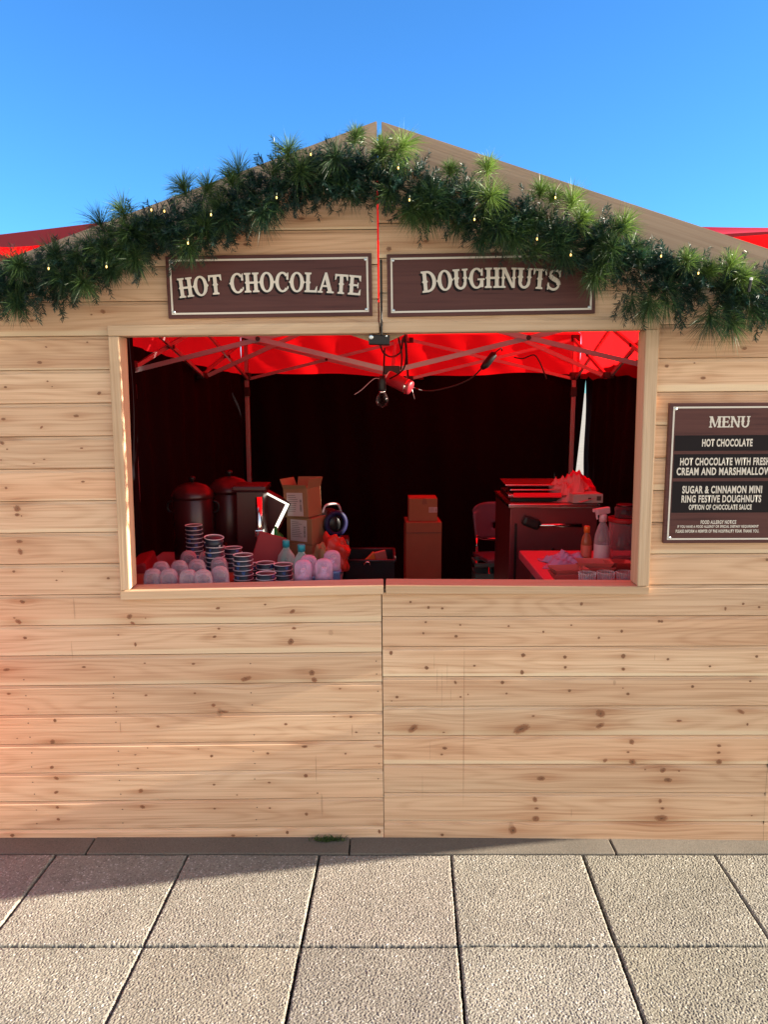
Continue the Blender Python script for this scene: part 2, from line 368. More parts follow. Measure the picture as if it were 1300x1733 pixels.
# ---------------------------------------------------------------- the stall front: two boarded panels
stall = thing('market_stall', 'pale pine boarded market stall front with gabled top and wide serving hatch', 'market stall')
ROT = {'L': Euler((0, -.0102, R(.2))).to_matrix(), 'R': Euler((0, -.0085, R(-1.0))).to_matrix()}
def loc(side, px, py, off=0):          # photo position -> (x, z) on a panel face
    Mi = ROT[side].inverted(); o = Mi @ CAM; d = Mi @ ray(px, py)
    p = o + d * ((-off - o.y) / d.y); return p.x, p.z
def mk(o, side): o.rotation_euler = ROT[side].to_euler(); return o
PITCH = .1072
Z0 = {'L': loc('L', 0, 570)[1], 'R': loc('R', 700, 1244)[1]}
OPL = loc('L', 209, 800)[0]; OPR = loc('R', 1092, 800)[0]
OPT = {'L': loc('L', 400, 560)[1], 'R': loc('R', 900, 556)[1]}
OPB = {'L': loc('L', 400, 1001)[1], 'R': loc('R', 900, 998)[1]}
APEX = {'L': loc('L', 638, 210), 'R': loc('R', 646, 211)}
EAVE = {'L': loc('L', 53, 428), 'R': loc('R', 1300, 426)}
SL = {s: (EAVE[s][1] - APEX[s][1]) / (EAVE[s][0] - APEX[s][0]) for s in 'LR'}
def rooftop(s, x): return APEX[s][1] + SL[s] * (x - APEX[s][0])
XE = {'L': -1.46, 'R': 1.52}
# knots seen on the boards: (x, y, half width, half height, tilt, reddish)
K = {'L': [], 'R': []}
for (x, y, a, b_, t, r_) in [(75, 35, 9, 5, -.3, .4), (62, 102, 13, 9, -.5, .7), (84, 156, 8, 6, 0, .6), (22, 262, 12, 6, .1, .3), (280, 253, 8, 4, 0, .3), (30, 342, 9, 5, 0, .6),
    (183, 427, 6, 8, 0, .1), (176, 502, 10, 9, .6, .1), (173, 587, 8, 7, .5, .2), (188, 620, 10, 7, -.6, .5), (188, 670, 9, 6, .4, .2), (192, 720, 7, 6, 0, .6), (195, 760, 7, 6, 0, .8),
    (432, 85, 12, 9, .7, .7), (443, 110, 10, 6, -.5, .9), (452, 178, 5, 9, 0, .2), (727, 57, 8, 5, .2, .3), (730, 125, 6, 4, 0, .6), (716, 152, 8, 5, .3, .6), (975, 68, 11, 7, .5, .5),
    (980, 110, 8, 6, 0, .9), (970, 168, 10, 14, -.5, .4), (645, 242, 7, 4, 0, .3), (483, 240, 4, 3, 0, .2), (1040, 272, 11, 12, .8, .3), (1048, 300, 10, 12, .6, .9), (820, 292, 22, 9, .3, .9),
    (487, 347, 6, 4, 0, .5), (650, 340, 5, 4, 0, .7), (712, 380, 8, 8, 0, .9), (745, 405, 20, 6, 0, .8), (527, 451, 7, 5, 0, .2), (953, 443, 6, 5, 0, .2), (1170, 417, 6, 5, 0, .1), (1188, 470, 5, 3, 0, .2),
    (706, 549, 6, 6, 0, .1), (893, 540, 6, 5, 0, .1), (1016, 503, 12, 6, .1, .6), (1020, 610, 8, 8, 0, .3), (1152, 541, 4, 4, 0, .1), (460, 590, 5, 3, 0, 0), (714, 644, 6, 4, 0, .3), (898, 637, 6, 4, 0, .2),
    (470, 665, 10, 9, .7, .8), (476, 718, 10, 8, -.4, .9), (716, 724, 5, 4, 0, .6), (900, 722, 5, 4, 0, .7), (1022, 742, 7, 7, 0, .5), (42, 808, 8, 7, 0, .4), (778, 813, 8, 5, 0, .5), (958, 793, 6, 8, 0, .3), (1265, 783, 5, 9, .2, .4)]:
    K['L'].append((x / 1.97, 1000 + y / 1.97, a / 1.97, b_ / 1.97, t, r_))
for (x, y, a, b_, t, r_) in [(185, 12, 9, 6, 0, .2), (235, 255, 16, 10, 0, .3), (272, 165, 8, 5, -.4, .3), (280, 366, 7, 5, 0, .3), (308, 397, 6, 3, 0, .1), (583, 435, 13, 11, .3, .1), (34, 400, 11, 7, 0, .3),
    (22, 587, 15, 9, 0, .4), (448, 568, 16, 9, 0, .4), (245, 635, 12, 8, .8, .9), (12, 713, 18, 12, -.4, .6), (480, 757, 10, 5, 0, .2), (44, 763, 7, 5, 0, .2), (488, 953, 12, 6, 0, .4), (38, 990, 9, 10, .2, .9),
    (100, 1078, 24, 22, -.7, .6), (103, 1146, 16, 11, 0, .3), (116, 1303, 20, 11, 0, .4), (120, 1362, 16, 24, .3, .7), (83, 1478, 10, 8, 0, 0), (636, 1518, 10, 8, 0, 0), (334, 1530, 7, 5, 0, .1), (132, 1656, 16, 11, -.4, .3), (367, 1478, 5, 4, 0, .1)]:
    K['L'].append((x / 3.464, 540 + y / 3.464, a / 3.464, b_ / 3.464, t, r_))
for (x, y, a, b_, t, r_) in [(345, 646, 9, 7, -.4, .4), (108, 676, 6, 5, 0, .2), (306, 656, 4, 3, 0, .2), (820, 422, 9, 5, 0, .4), (790, 388, 16, 8, -.3, .5), (1005, 337, 14, 5, 0, .6), (650, 560, 6, 4, 0, .3)]:
    K['L'].append((x / 1.97, 200 + y / 1.97, a / 1.97, b_ / 1.97, t, r_))
for (x, y, a, b_, t, r_) in [(108, 76, 5, 5, 0, .1), (168, 94, 5, 6, 0, .1), (214, 97, 5, 5, 0, .1), (284, 63, 5, 4, 0, .2), (678, 82, 6, 7, 0, .1), (1158, 98, 4, 8, 0, .1), (1217, 82, 5, 5, 0, .1), (1270, 93, 5, 5, 0, .1), (159, 143, 5, 4, 0, .1),
    (151, 180, 4, 5, 0, .1), (260, 190, 6, 6, 0, .1), (274, 152, 4, 4, 0, 0), (435, 156, 4, 4, 0, .1), (551, 175, 4, 5, 0, 0), (644, 153, 4, 4, 0, .1), (736, 195, 5, 5, 0, 0), (812, 173, 5, 6, 0, 0), (937, 128, 5, 6, 0, .1), (43, 230, 7, 9, 0, .2),
    (162, 295, 8, 8, 0, .1), (321, 288, 5, 4, 0, 0), (484, 253, 8, 8, 0, .1), (480, 310, 7, 10, 0, .2), (623, 259, 7, 7, 0, .1), (624, 293, 6, 6, 0, .1), (817, 256, 8, 10, 0, .1), (817, 299, 7, 7, 0, .1), (966, 266, 5, 5, 0, 0), (1106, 290, 5, 4, 0, 0), (1262, 257, 6, 6, 0, .1),
    (258, 334, 5, 8, .5, .1), (415, 341, 7, 8, 0, .1), (638, 371, 6, 6, 0, 0), (833, 382, 6, 6, 0, .1), (1048, 357, 6, 6, 0, 0), (1241, 328, 5, 4, 0, .1), (63, 392, 6, 6, 0, 0), (275, 392, 4, 4, 0, 0), (428, 380, 4, 4, 0, .2),
    (117, 497, 22, 13, .7, .8), (478, 498, 33, 17, .45, .85), (740, 487, 17, 10, .5, .8), (742, 440, 20, 16, -.6, .9), (517, 455, 6, 4, 0, .4), (1003, 471, 11, 5, 0, .7), (1210, 436, 16, 8, -.5, .9), (1231, 483, 4, 6, 0, .2),
    (222, 562, 9, 6, 0, .3), (212, 583, 5, 4, 0, .2), (845, 534, 10, 12, .5, .7), (833, 575, 6, 4, 0, .4), (848, 608, 14, 12, -.6, .8), (1136, 554, 8, 6, 0, .4), (1135, 577, 7, 5, 0, .4), (1136, 610, 11, 12, 0, .6), (757, 603, 9, 8, .6, .9),
    (543, 663, 15, 9, 0, .3), (966, 668, 15, 9, 0, .3), (950, 628, 11, 9, .6, .3), (523, 728, 9, 13, .2, .7), (528, 762, 8, 5, 0, .6), (525, 800, 15, 13, .1, .8), (948, 762, 7, 5, 0, .4), (940, 738, 7, 10, 0, .7), (944, 802, 26, 15, 0, .8), (450, 835, 14, 20, .2, .9), (214, 850, 6, 6, 0, .2)]:
    K['R'].append((640 + x / 1.97, 980 + y / 1.97, a / 1.97, b_ / 1.97, t, r_))
for (x, y, a, b_, t, r_) in [(40, 290, 14, 8, 0, .4), (160, 412, 10, 5, 0, .4), (36, 437, 9, 8, 0, .2), (905, 590, 6, 5, 0, .3), (790, 560, 6, 4, 0, .5)]:
    K['R'].append((640 + x / 1.97, 200 + y / 1.97, a / 1.97, b_ / 1.97, t, r_))
K['R'] += [(1155, 915, 3, 2.5, 0, .2), (1298, 947, 3, 3, 0, .1), (1120, 1047, 3, 3, 0, .1), (1128, 620, 4, 3, 0, .3), (1190, 640, 5, 3, 0, .4), (1260, 590, 4, 3, 0, .3)]
for s, (lo, hi) in {'L': (0, 640), 'R': (660, 1400)}.items():   # a few small pin knots more
    for _ in range(26):
        K[s].append((random.uniform(lo, hi), random.uniform(330, 1400), random.uniform(1.2, 2.6), random.uniform(1, 2), 0, random.uniform(0, .5)))
STAIN = {'L': [(126, 1030, .003, .05, .2), (122, 1100, .002, .04, .2), (535, 1300, .0018, .06, .28), (204, 1230, .0025, .025, .3), (372, 1205, .012, .02, .25), (545, 1360, .004, .05, .2), (596, 1235, .003, .025, .25), (640, 1262, .02, .006, .3), (560, 1070, .010, .012, .16)],
         'R': [(785, 1230, .0022, .34, .30), (740, 1150, .0012, .06, .3), (748, 1165, .001, .08, .28), (757, 1140, .001, .05, .28), (735, 1120, .001, .04, .25), (763, 1175, .0012, .03, .25), (728, 1270, .001, .05, .2), (715, 1330, .001, .06, .22), (1108, 1112, .001, .015, .3), (967, 1375, .0012, .02, .35), (865, 1400, .012, .03, .2), (1040, 1155, .006, .012, .2)]}
NAILX = {'L': [(30, .0), (182, .0), (420, .0), (637, .0)], 'R': [(664, 0), (884, 0), (1118, 0)]}

def panel(side):
    x0, x1 = (XE['L'], -.0008) if side == 'L' else (.0012, XE['R'])
    z0 = Z0[side] - PITCH * 40
    kn = []
    for (px, py, a, b_, t, r_) in K[side]:
        x, z = loc(side, px, py); kn.append((x, z, a * .00195, b_ * .00195, t, r_))
    kx = np.array([k[0] for k in kn]); kz = np.array([k[1] for k in kn]); ka = np.array([max(k[2], .004) for k in kn]); kh = np.clip(np.array([k[2] for k in kn]) / .012, .25, 1)
    op = OPL if side == 'L' else OPR
    xs = np.unique(np.round(np.concatenate([np.arange(x0, x1, .0125), [x1, op]]), 5))
    prof = [(0, .0016), (.0013, 0), (.012, 0), (.024, 0), (.036, 0), (.048, 0), (.06, 0), (.072, 0), (.084, 0), (.0935, 0), (.0952, .0009), (.098, .0026), (.1010, .0036), (.1046, .0042), (.1052, .0100), (PITCH - .0002, .0104)]
    V = []; Fc = []; W_ = []; MI = []; KR = []; vid = {}
    bot = -.035
    for k in range(90):
        zb = z0 + k * PITCH
        if zb + PITCH < bot or zb > 2.55: continue
        rnd = rng.uniform(0, 50); xo = rng.uniform(-20, 20); zo = rng.uniform(0, 9); wob = rng.uniform(-.0003, .0003)
        base = len(V); n = len(xs)
        for (dz, y) in prof:
            z = zb + dz
            d2 = ((xs[:, None] - kx) / (ka * 4.5)) ** 2 + ((z - kz) / (ka * 1.9)) ** 2
            wrp = ((z - kz) / (ka * 1.9) * np.exp(-d2) * ka * -1.05).sum(1)
            hal = np.minimum(1, (np.exp(-((xs[:, None] - kx) / (ka * 6)) ** 2 - ((z - kz) / (ka * 1.15)) ** 2) * kh).sum(1))
            for i, x in enumerate(xs):
                V.append((x, y + wob, z)); W_.extend((x + xo, z - zb + zo + wrp[i], rnd)); KR.extend((hal[i], dz / PITCH, 0))
        for j in range(len(prof) - 1):
            zc = zb + (prof[j][0] + prof[j + 1][0]) / 2
            if zc < bot: continue
            for i in range(n - 1):
                xc = (xs[i] + xs[i + 1]) / 2
                if zc > rooftop(side, xc) - .03: continue
                inx = xc > op if side == 'L' else xc < op
                if inx and OPB[side] - .012 < zc < OPT[side] + .012: continue
                a = base + j * n + i
                Fc.append((a, a + 1, a + n + 1, a + n)); MI.append(0)
    # knots and nail heads, laid flush on the boards
    def disc(x, z, a, b_, t, r_, alpha, mi, y):
        base = len(V); m = 14
        V.append((x, y, z)); W_.extend((x, z, 0)); KR.extend((0, r_, alpha))
        for q, f in ((m, .55), (m, 1.0)):
            for i in range(m):
                an = 2 * math.pi * i / m; jx = 1 + rng.uniform(-.1, .1)
                u, v = a * math.cos(an) * f * jx, b_ * math.sin(an) * f * jx
                V.append((x + u * math.cos(t) - v * math.sin(t), y, z + u * math.sin(t) + v * math.cos(t))); W_.extend((x, z, 0)); KR.extend((f, r_, alpha))
        for i in range(m):
            Fc.append((base, base + 1 + i, base + 1 + (i + 1) % m)); MI.append(mi)
            Fc.append((base + 1 + i, base + 1 + m + i, base + 1 + m + (i + 1) % m, base + 1 + (i + 1) % m)); MI.append(mi)
    def inhole(x, z): return (x > op if side == 'L' else x < op) and OPB[side] - .04 < z < OPT[side] + .04
    for i, (x, z, a, b_, t, r_) in enumerate(kn):
        fr = ((z - z0) % PITCH)
        if inhole(x, z) or z > rooftop(side, x) - .06 or not x0 + .01 < x < x1 - .01: continue
        if fr > .0925 - b_ * .8: z -= fr - .0925 + b_ * .8
        if fr < b_ * .8: z += b_ * .8 - fr
        disc(x, z, a * 1.05, min(b_ * 1.0, .017), t, r_, .95 if r_ < .6 else .72, 1, -.0011 - .00003 * i)
    for (px, py, a, b_, al) in STAIN[side]:          # pencil lines, scuffs and run marks
        x, z = loc(side, px, py); disc(x, z, a, b_, 0, .9, al, 1, -.0019 - rng.uniform(0, .0004))
    for (px, _) in NAILX[side]:
        for k in range(30):
            for f in (.025, .075):
                z = z0 + k * PITCH + f * 1.0 + rng.uniform(-.004, .004); 
                if z < .01 or z > 2.3: continue
                x = loc(side, px + (1000 - 1000) * 0, 1000)[0] + rng.uniform(-.004, .004)
                if inhole(x, z) or z > rooftop(side, x) - .12 or rng.random() < .12: continue
                disc(x, z, .0021, .0021, 0, 0, 1, 2, -.0016)
    # back sheet and the edges
    def quad(p): 
        b0 = len(V)
        for q in p: V.append(q); W_.extend((q[0], q[2], 1)); KR.extend((0, 0, 0))
        Fc.append(tuple(range(b0, b0 + len(p)))); MI.append(3)
    xa, xb = (x0, op) if side == 'L' else (op, x1)
    xc, xd = (op, x1) if side == 'L' else (x0, op)
    yb = .024
    quad([(xa, yb, bot), (xa, yb, rooftop(side, xa) - .03), (xb, yb, rooftop(side, xb) - .03), (xb, yb, bot)])
    quad([(xc, yb, bot), (xc, yb, OPB[side]), (xd, yb, OPB[side]), (xd, yb, bot)])
    quad([(xc, yb, OPT[side]), (xc, yb, rooftop(side, xc) - .03), (xd, yb, rooftop(side, xd) - .03), (xd, yb, OPT[side])])
    for (x, za, zb_) in ((x0, bot, rooftop(side, x0) - .03) if side == 'L' else (x1, bot, rooftop(side, x1) - .03),
                         (x1 if side == 'L' else x0, bot, OPB[side]), (x1 if side == 'L' else x0, OPT[side], rooftop(side, 0) - .04)):
        quad([(x, .001, za), (x, .001, zb_), (x, yb, zb_), (x, yb, za)])
    o = raw('board_wall', V, Fc, [PINE, KNOT, NAIL, PLY], stall, mi=MI)
    a = o.data.attributes.new('wco', 'FLOAT_VECTOR', 'POINT'); a.data.foreach_set('vector', W_)
    a = o.data.attributes.new('kr', 'FLOAT_VECTOR', 'POINT'); a.data.foreach_set('vector', KR)
    return mk(o, side)
panel('L'); panel('R')

def plank(name, side, pts, ya, yb, m, axis=None, bev=.002):   # straight plank: outline on the panel face, ya..yb deep
    bm = bmesh.new(); fr = [bm.verts.new((x, ya, z)) for x, z in pts]
    f = bm.faces.new(fr); r = bmesh.ops.extrude_face_region(bm, geom=[f])
    bmesh.ops.translate(bm, verts=[v for v in r['geom'] if isinstance(v, bmesh.types.BMVert)], vec=(0, yb - ya, 0))
    bmesh.ops.bevel(bm, geom=bm.edges[:], offset=bev, segments=2, affect='EDGES')
    o = obj(name, bm, m, stall)
    d = Vector((pts[1][0] - pts[0][0], 0, pts[1][1] - pts[0][1])) if axis is None else Vector(axis)
    d.normalize(); nrm = Vector((-d.z, 0, d.x)); r0 = rng.uniform(0, 50); xo = rng.uniform(-9, 9)
    wco(o, lambda c: (c.dot(d) + xo, c.dot(nrm) + c.y * .7 + xo, r0))
    return mk(o, side)
# hatch frame
def fr(side, p): return [loc(side, x, y, .026) for x, y in p]
hl = fr('L', [(181, 551.5), (641.5, 545.5), (642, 564), (182, 569)]); plank('hatch_head', 'L', hl, -.026, .056, FRAMEW)
hr = fr('R', [(646, 545), (1117, 539.5), (1117, 557), (646.5, 563.5)]); plank('hatch_head', 'R', hr, -.026, .056, FRAMEW)
pl = fr('L', [(182.5, 569.8), (201, 569.6), (219, 998), (204, 1000)]); plank('hatch_jamb', 'L', pl, -.0262, .056, FRAMEW, axis=(0, 0, 1))
pr = fr('R', [(1094, 557.8), (1117, 557.6), (1099, 992), (1079, 992)]); plank('hatch_jamb', 'R', pr, -.0262, .056, FRAMEW, axis=(0, 0, 1))
sl_ = fr('L', [(203, 1001), (649.2, 990.5), (649.5, 1006), (203.5, 1015.5)]); plank('hatch_sill', 'L', sl_, -.026, .07, FRAMEW)
sr_ = fr('R', [(652.5, 990.5), (1099.5, 992.8), (1099, 1006), (653, 1005.5)]); plank('hatch_sill', 'R', sr_, -.026, .07, FRAMEW)
# bargeboards along the gable
for s in 'LR':
    a = APEX[s]; e = (XE[s] * 1.06, rooftop(s, XE[s] * 1.06)); h = .116
    plank('bargeboard', s, [e, a, (a[0], a[1] - h), (e[0], e[1] - h)], -.027, .03, BARGE)
BLACKP_ = mat('dark_seam_blocker', (.03, .022, .018), .8)
# plywood gusset behind the hatch head
gp = [P(590, 566, .062), P(692, 563, .062), P(645, 584, .062)]
bm = bmesh.new(); f = bm.faces.new([bm.verts.new(p) for p in (gp[0], gp[1], Vector((gp[1].x, gp[1].y, gp[1].z + .15)), Vector((gp[0].x, gp[0].y, gp[0].z + .15)))]); 
bm.free()
bm = bmesh.new(); q = [bm.verts.new(p) for p in (gp[0], gp[2], gp[1], gp[1] + Vector((0, 0, .1)), gp[0] + Vector((0, 0, .1)))]
f = bm.faces.new(q); r = bmesh.ops.extrude_face_region(bm, geom=[f]); bmesh.ops.translate(bm, verts=[v for v in r['geom'] if isinstance(v, bmesh.types.BMVert)], vec=(0, .012, 0))
obj('gusset', bm, PLY, stall)

bm = bmesh.new(); box(bm, (0, .040, .44), (.06, .028, .88)); obj('seam_blocker', bm, BLACKP_, stall)  # dark strip added behind the lower seam so the gap stays black
# ---------------------------------------------------------------- lettering
class Ink:
    def __init__(s): s.v = []; s.f = []; s.k = 0
    def poly(s, pts, M, y):
        b = len(s.v)
        for p in pts:
            q = M @ Vector((p[0], 0, p[1])); s.v.append((q.x, y - s.k * 2e-6, q.z))
        s.f.append(tuple(range(b, b + len(pts)))); s.k += 1
def glyph(ch):
    S = .21; T = .10; out = []
    def rect(a, b, c, d): out.append([(a, b), (c, b), (c, d), (a, d)])
    def stem(x, wd=S, top=True, bot=True, spur=True):
        rect(x, 0, x + wd, 1)
        if top: out.append([(x - .09, 1), (x - .09, .93), (x - .02, .895), (x + wd + .02, .895), (x + wd + .09, .93), (x + wd + .09, 1)])
        if bot: out.append([(x - .09, 0), (x + wd + .09, 0), (x + wd + .09, .07), (x + wd + .02, .105), (x - .02, .105), (x - .09, .07)])
        if spur: out.append([(x - .065, .5), (x, .43), (x + wd, .43), (x + wd + .065, .5), (x + wd, .57), (x, .57)])
    def arc(cx, cy, rx, ry, a0, a1, wx, wy, n=26):
        for i in range(n):
            t0 = R(a0 + (a1 - a0) * i / n); t1 = R(a0 + (a1 - a0) * (i + 1) / n)
            c0, s0, c1, s1 = math.cos(t0), math.sin(t0), math.cos(t1), math.sin(t1)
            out.append([(cx + rx * c0, cy + ry * s0), (cx + rx * c1, cy + ry * s1), (cx + (rx - wx) * c1, cy + (ry - wy) * s1), (cx + (rx - wx) * c0, cy + (ry - wy) * s0)])
    def spur(x): out.append([(x - .07, .5), (x, .42), (x + .07, .5), (x, .58)])
    if ch == 'H': stem(.09); stem(.57); rect(.29, .44, .58, .55); w_ = .87
    elif ch == 'O': arc(.45, .5, .41, .52, 0, 360, S, T, 40); spur(.04); spur(.86); w_ = .9
    elif ch == 'T': stem(.31, top=False); rect(.03, .89, .80, 1); out.append([(.03, .9), (.03, .68), (.10, .72), (.15, .9)]); out.append([(.80, .9), (.68, .9), (.73, .72), (.80, .68)]); w_ = .83
    elif ch == 'C': arc(.47, .5, .43, .52, 42, 318, S, T, 34); out.append([(.70, .62), (.82, .62), (.82, .98), (.77, .98), (.70, .84)]); out.append([(.72, .12), (.82, .18), (.82, .30), (.74, .26)]); spur(.04); w_ = .86
    elif ch == 'L': stem(.09); rect(.29, 0, .74, .11); out.append([(.74, .1), (.60, .1), (.67, .26), (.74, .34)]); w_ = .78
    elif ch == 'A':
        out.append([(.07, .05), (.20, .05), (.47, .86), (.40, 1.04)]); out.append([(.40, 1.04), (.52, 1.04), (.86, .05), (.62, .05), (.38, .80)])
        rect(.22, .30, .70, .40); rect(0, 0, .30, .09); rect(.53, 0, .95, .09); w_ = .95
    elif ch == 'E': stem(.09); rect(.29, 0, .74, .11); rect(.29, .89, .72, 1); rect(.29, .45, .56, .55); out.append([(.74, .1), (.60, .1), (.67, .26), (.74, .32)]); out.append([(.72, .9), (.72, .70), (.65, .74), (.58, .9)]); rect(.53, .36, .60, .64); w_ = .78
    elif ch == 'D': stem(.09); arc(.33, .5, .50, .5, -90, 90, S, T, 24); rect(.28, 0, .34, T); rect(.28, 1 - T, .34, 1); w_ = .87
    elif ch == 'U':
        for x in (.09, .62): 
            wd = S if x < .3 else .15
            rect(x, .32, x + wd, 1); out.append([(x - .09, 1), (x - .09, .93), (x - .02, .895), (x + wd + .02, .895), (x + wd + .09, .93), (x + wd + .09, 1)])
            out.append([(x - .065, .55), (x, .48), (x + wd, .48), (x + wd + .065, .55), (x + wd, .62), (x, .62)])
        arc(.43, .33, .34, .35, 180, 360, .18, .12, 20); w_ = .87
    elif ch == 'G': arc(.47, .5, .43, .52, 42, 330, S, T, 34); out.append([(.70, .62), (.82, .62), (.82, .98), (.77, .98), (.70, .84)]); rect(.66, .05, .85, .46); rect(.52, .40, .93, .48); spur(.04); w_ = .93
    elif ch == 'N':
        stem(.09, .13, bot=True); stem(.70, .13, top=True, bot=False); out.append([(.06, 1), (.29, 1), (.83, .0), (.66, .0)]); w_ = .93
    elif ch == 'S':
        cpts = cr([(.70, .78, 0), (.60, .93, 0), (.38, .97, 0), (.17, .86, 0), (.17, .67, 0), (.38, .54, 0), (.60, .44, 0), (.67, .24, 0), (.55, .07, 0), (.34, .03, 0), (.14, .12, 0), (.07, .26, 0)], 5)
        for i in range(len(cpts) - 1):
            a, b_ = cpts[i], cpts[i + 1]; t = (b_ - a).normalized(); nn = Vector((-t.y, t.x, 0)); wd = .055 + .07 * abs(t.x * .4 + max(0, -t.y * t.x) * 1.1)
            wd = .06 + (.055 if .28 < (a.y) < .72 else 0)
            out.append([((a + nn * wd).x, (a + nn * wd).y), ((b_ + nn * wd).x, (b_ + nn * wd).y), ((b_ - nn * wd).x, (b_ - nn * wd).y), ((a - nn * wd).x, (a - nn * wd).y)])
        rect(.66, .66, .74, 1.0); rect(.04, 0, .12, .34); w_ = .78
    elif ch == 'M':
        stem(.08, .12, top=True); stem(.82, .2, top=True); out.append([(.05, 1), (.30, 1), (.60, .1), (.50, .0)]); out.append([(.50, 0), (.58, .06), (.92, 1), (.80, 1)]); w_ = 1.12
    else: w_ = .42
    return out, w_
def arched(ink, text, x, z, h, width, sag, y, ang=0, boost=1.0):
    ws = [glyph(c)[1] for c in text]; tot = sum(ws); k = width / (tot * h)       # k: horizontal squeeze
    Rr = (width / 2) ** 2 / (2 * sag) if sag else 1e6
    s = -width / 2
    base = Matrix.Translation((x, 0, z)) @ Matrix.Rotation(-ang, 4, 'Y')
    for i, c in enumerate(text):
        gs, wd = glyph(c); wd_ = wd * h * k; mid = s + wd_ / 2; a = mid / Rr
        hh = h * (boost if (i == 0 or text[i - 1] == ' ') else 1)
        M = base @ Matrix.Translation((Rr * math.sin(a), 0, Rr * math.cos(a) - Rr)) @ Matrix.Rotation(a, 4, 'Y') @ Matrix.Diagonal((h * k, 1, hh, 1)) @ Matrix.Translation((-wd / 2, 0, 0))
        for p in gs: ink.poly(p, M, y)
        s += wd_
def signboard_mat():
    m = bpy.data.materials.new('brown_sign_print'); m.use_nodes = True; t = m.node_tree; N = t.nodes; L = t.links; b = N['Principled BSDF']
    tc = N.new('ShaderNodeTexCoord'); mp = N.new('ShaderNodeMapping'); mp.inputs['Scale'].default_value = (3, 3, 90)
    L.new(tc.outputs['Object'], mp.inputs[0]); n = N.new('ShaderNodeTexNoise'); n.inputs['Scale'].default_value = 1; n.inputs['Detail'].default_value = 5; n.inputs['Distortion'].default_value = .4; L.new(mp.outputs[0], n.inputs['Vector'])
    rp = N.new('ShaderNodeValToRGB'); e = rp.color_ramp.elements; e[0].position = .27; e[0].color = (.045, .013, .014, 1); e[1].position = .72; e[1].color = (.10, .036, .032, 1)
    x = e.new(.40); x.color = (.078, .027, .025, 1)
    L.new(n.outputs[0], rp.inputs[0]); L.new(rp.outputs[0], b.inputs['Base Color']); b.inputs['Roughness'].default_value = .5; b.inputs['Specular IOR Level'].default_value = .25
    return m
SIGNB = signboard_mat()
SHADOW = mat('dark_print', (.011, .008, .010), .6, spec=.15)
SCREW = mat('zinc_screw', (.6, .66, .7), .3, .9)
def sign(side, label, px, py, wd, ht, border, off=.012, cat='sign', nm='sign'):
    x, z = loc(side, px, py, off)
    root = thing(nm, label, cat); root.location = ROT[side] @ Vector((x, -.001, z)); root.rotation_euler = ROT[side].to_euler()
    bm = bmesh.new(); box(bm, (0, -off / 2, 0), (wd, off, ht), bev=.0015); obj('panel', bm, SIGNB, root)
    return root
def border(root, wd, ht, ins, th, off):
    bm = bmesh.new(); y = -off - .0006
    a, c = wd / 2 - ins, ht / 2 - ins
    for (x0, x1, z0, z1) in ((-a, a, c - th, c), (-a, a, -c, -c + th), (-a, -a + th, -c + th, c - th), (a - th, a, -c + th, c - th)):
        bm.faces.new([bm.verts.new(p) for p in ((x0, y, z0), (x1, y, z0), (x1, y, z1), (x0, y, z1))])
    obj('border', bm, CREAM, root)
    for sx in (-1, 1):
        for sz in (-1, 1):
            bm = bmesh.new(); lathe(bm, [(.0048, 0), (.0048, .0012), (.003, .0022), (.0001, .0024)], (0, 0, 0), 12, Matrix.Rotation(R(90), 4, 'X'))
            s = obj('screw', bm, SCREW, root); s.location = (sx * (a - th - .002), y - .0002, sz * (c - th - .002))
def flat(name, ink, m, root):
    return raw(name, ink.v, ink.f, m, root)
kpx = .00193
wd, ht = 339 * kpx, 100 * kpx
s1 = sign('L', 'long brown hatch sign reading HOT CHOCOLATE in cream letters', 456, 484.5, wd, ht, 1)
s1.rotation_euler.y -= .0045; border(s1, wd, ht, .0115, .0058, .012)
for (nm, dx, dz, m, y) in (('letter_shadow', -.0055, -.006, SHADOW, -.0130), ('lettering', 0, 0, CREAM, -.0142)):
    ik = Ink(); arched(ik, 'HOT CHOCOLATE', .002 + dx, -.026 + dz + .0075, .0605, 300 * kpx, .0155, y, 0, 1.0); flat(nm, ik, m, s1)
s2 = sign('R', 'long brown hatch sign reading DOUGHNUTS, its corner under the garland', 831.5, 481, 343 * kpx, 100 * kpx, 1)
s2.rotation_euler.y -= .006; border(s2, 343 * kpx, 100 * kpx, .0115, .0058, .012)
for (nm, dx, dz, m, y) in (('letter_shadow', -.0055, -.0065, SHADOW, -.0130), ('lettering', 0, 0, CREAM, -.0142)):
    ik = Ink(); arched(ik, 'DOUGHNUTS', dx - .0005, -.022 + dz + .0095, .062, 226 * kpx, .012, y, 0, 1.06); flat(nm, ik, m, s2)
kpx = .00194
mw, mh = 200 * kpx, 237.5 * kpx
s3 = sign('R', 'tall brown menu board with cream border and black text bands right of the hatch', 1229, 802, mw, mh, 1, .016, 'menu board', 'menu_board')
s3.rotation_euler.y += .002
border(s3, mw, mh, .0115, .0055, .016)
def mz(py): return (802 - py) * kpx
def mx(px): return (px - 1231.5) * kpx
for (a, b_) in ((737, 763), (768.5, 809), (814.5, 868)):
    bm = bmesh.new(); y = -.0166; c = mw / 2 - .021
    bm.faces.new([bm.verts.new(p) for p in ((-c, y, mz(b_)), (c, y, mz(b_)), (c, y, mz(a)), (-c, y, mz(a)))])
    obj('text_band', bm, SHADOW, s3)
ik = Ink(); arched(ik, 'MENU', .001, mz(724), 18.5 * kpx, 68 * kpx, 0, -.0175); flat('lettering', ik, CREAM, s3)
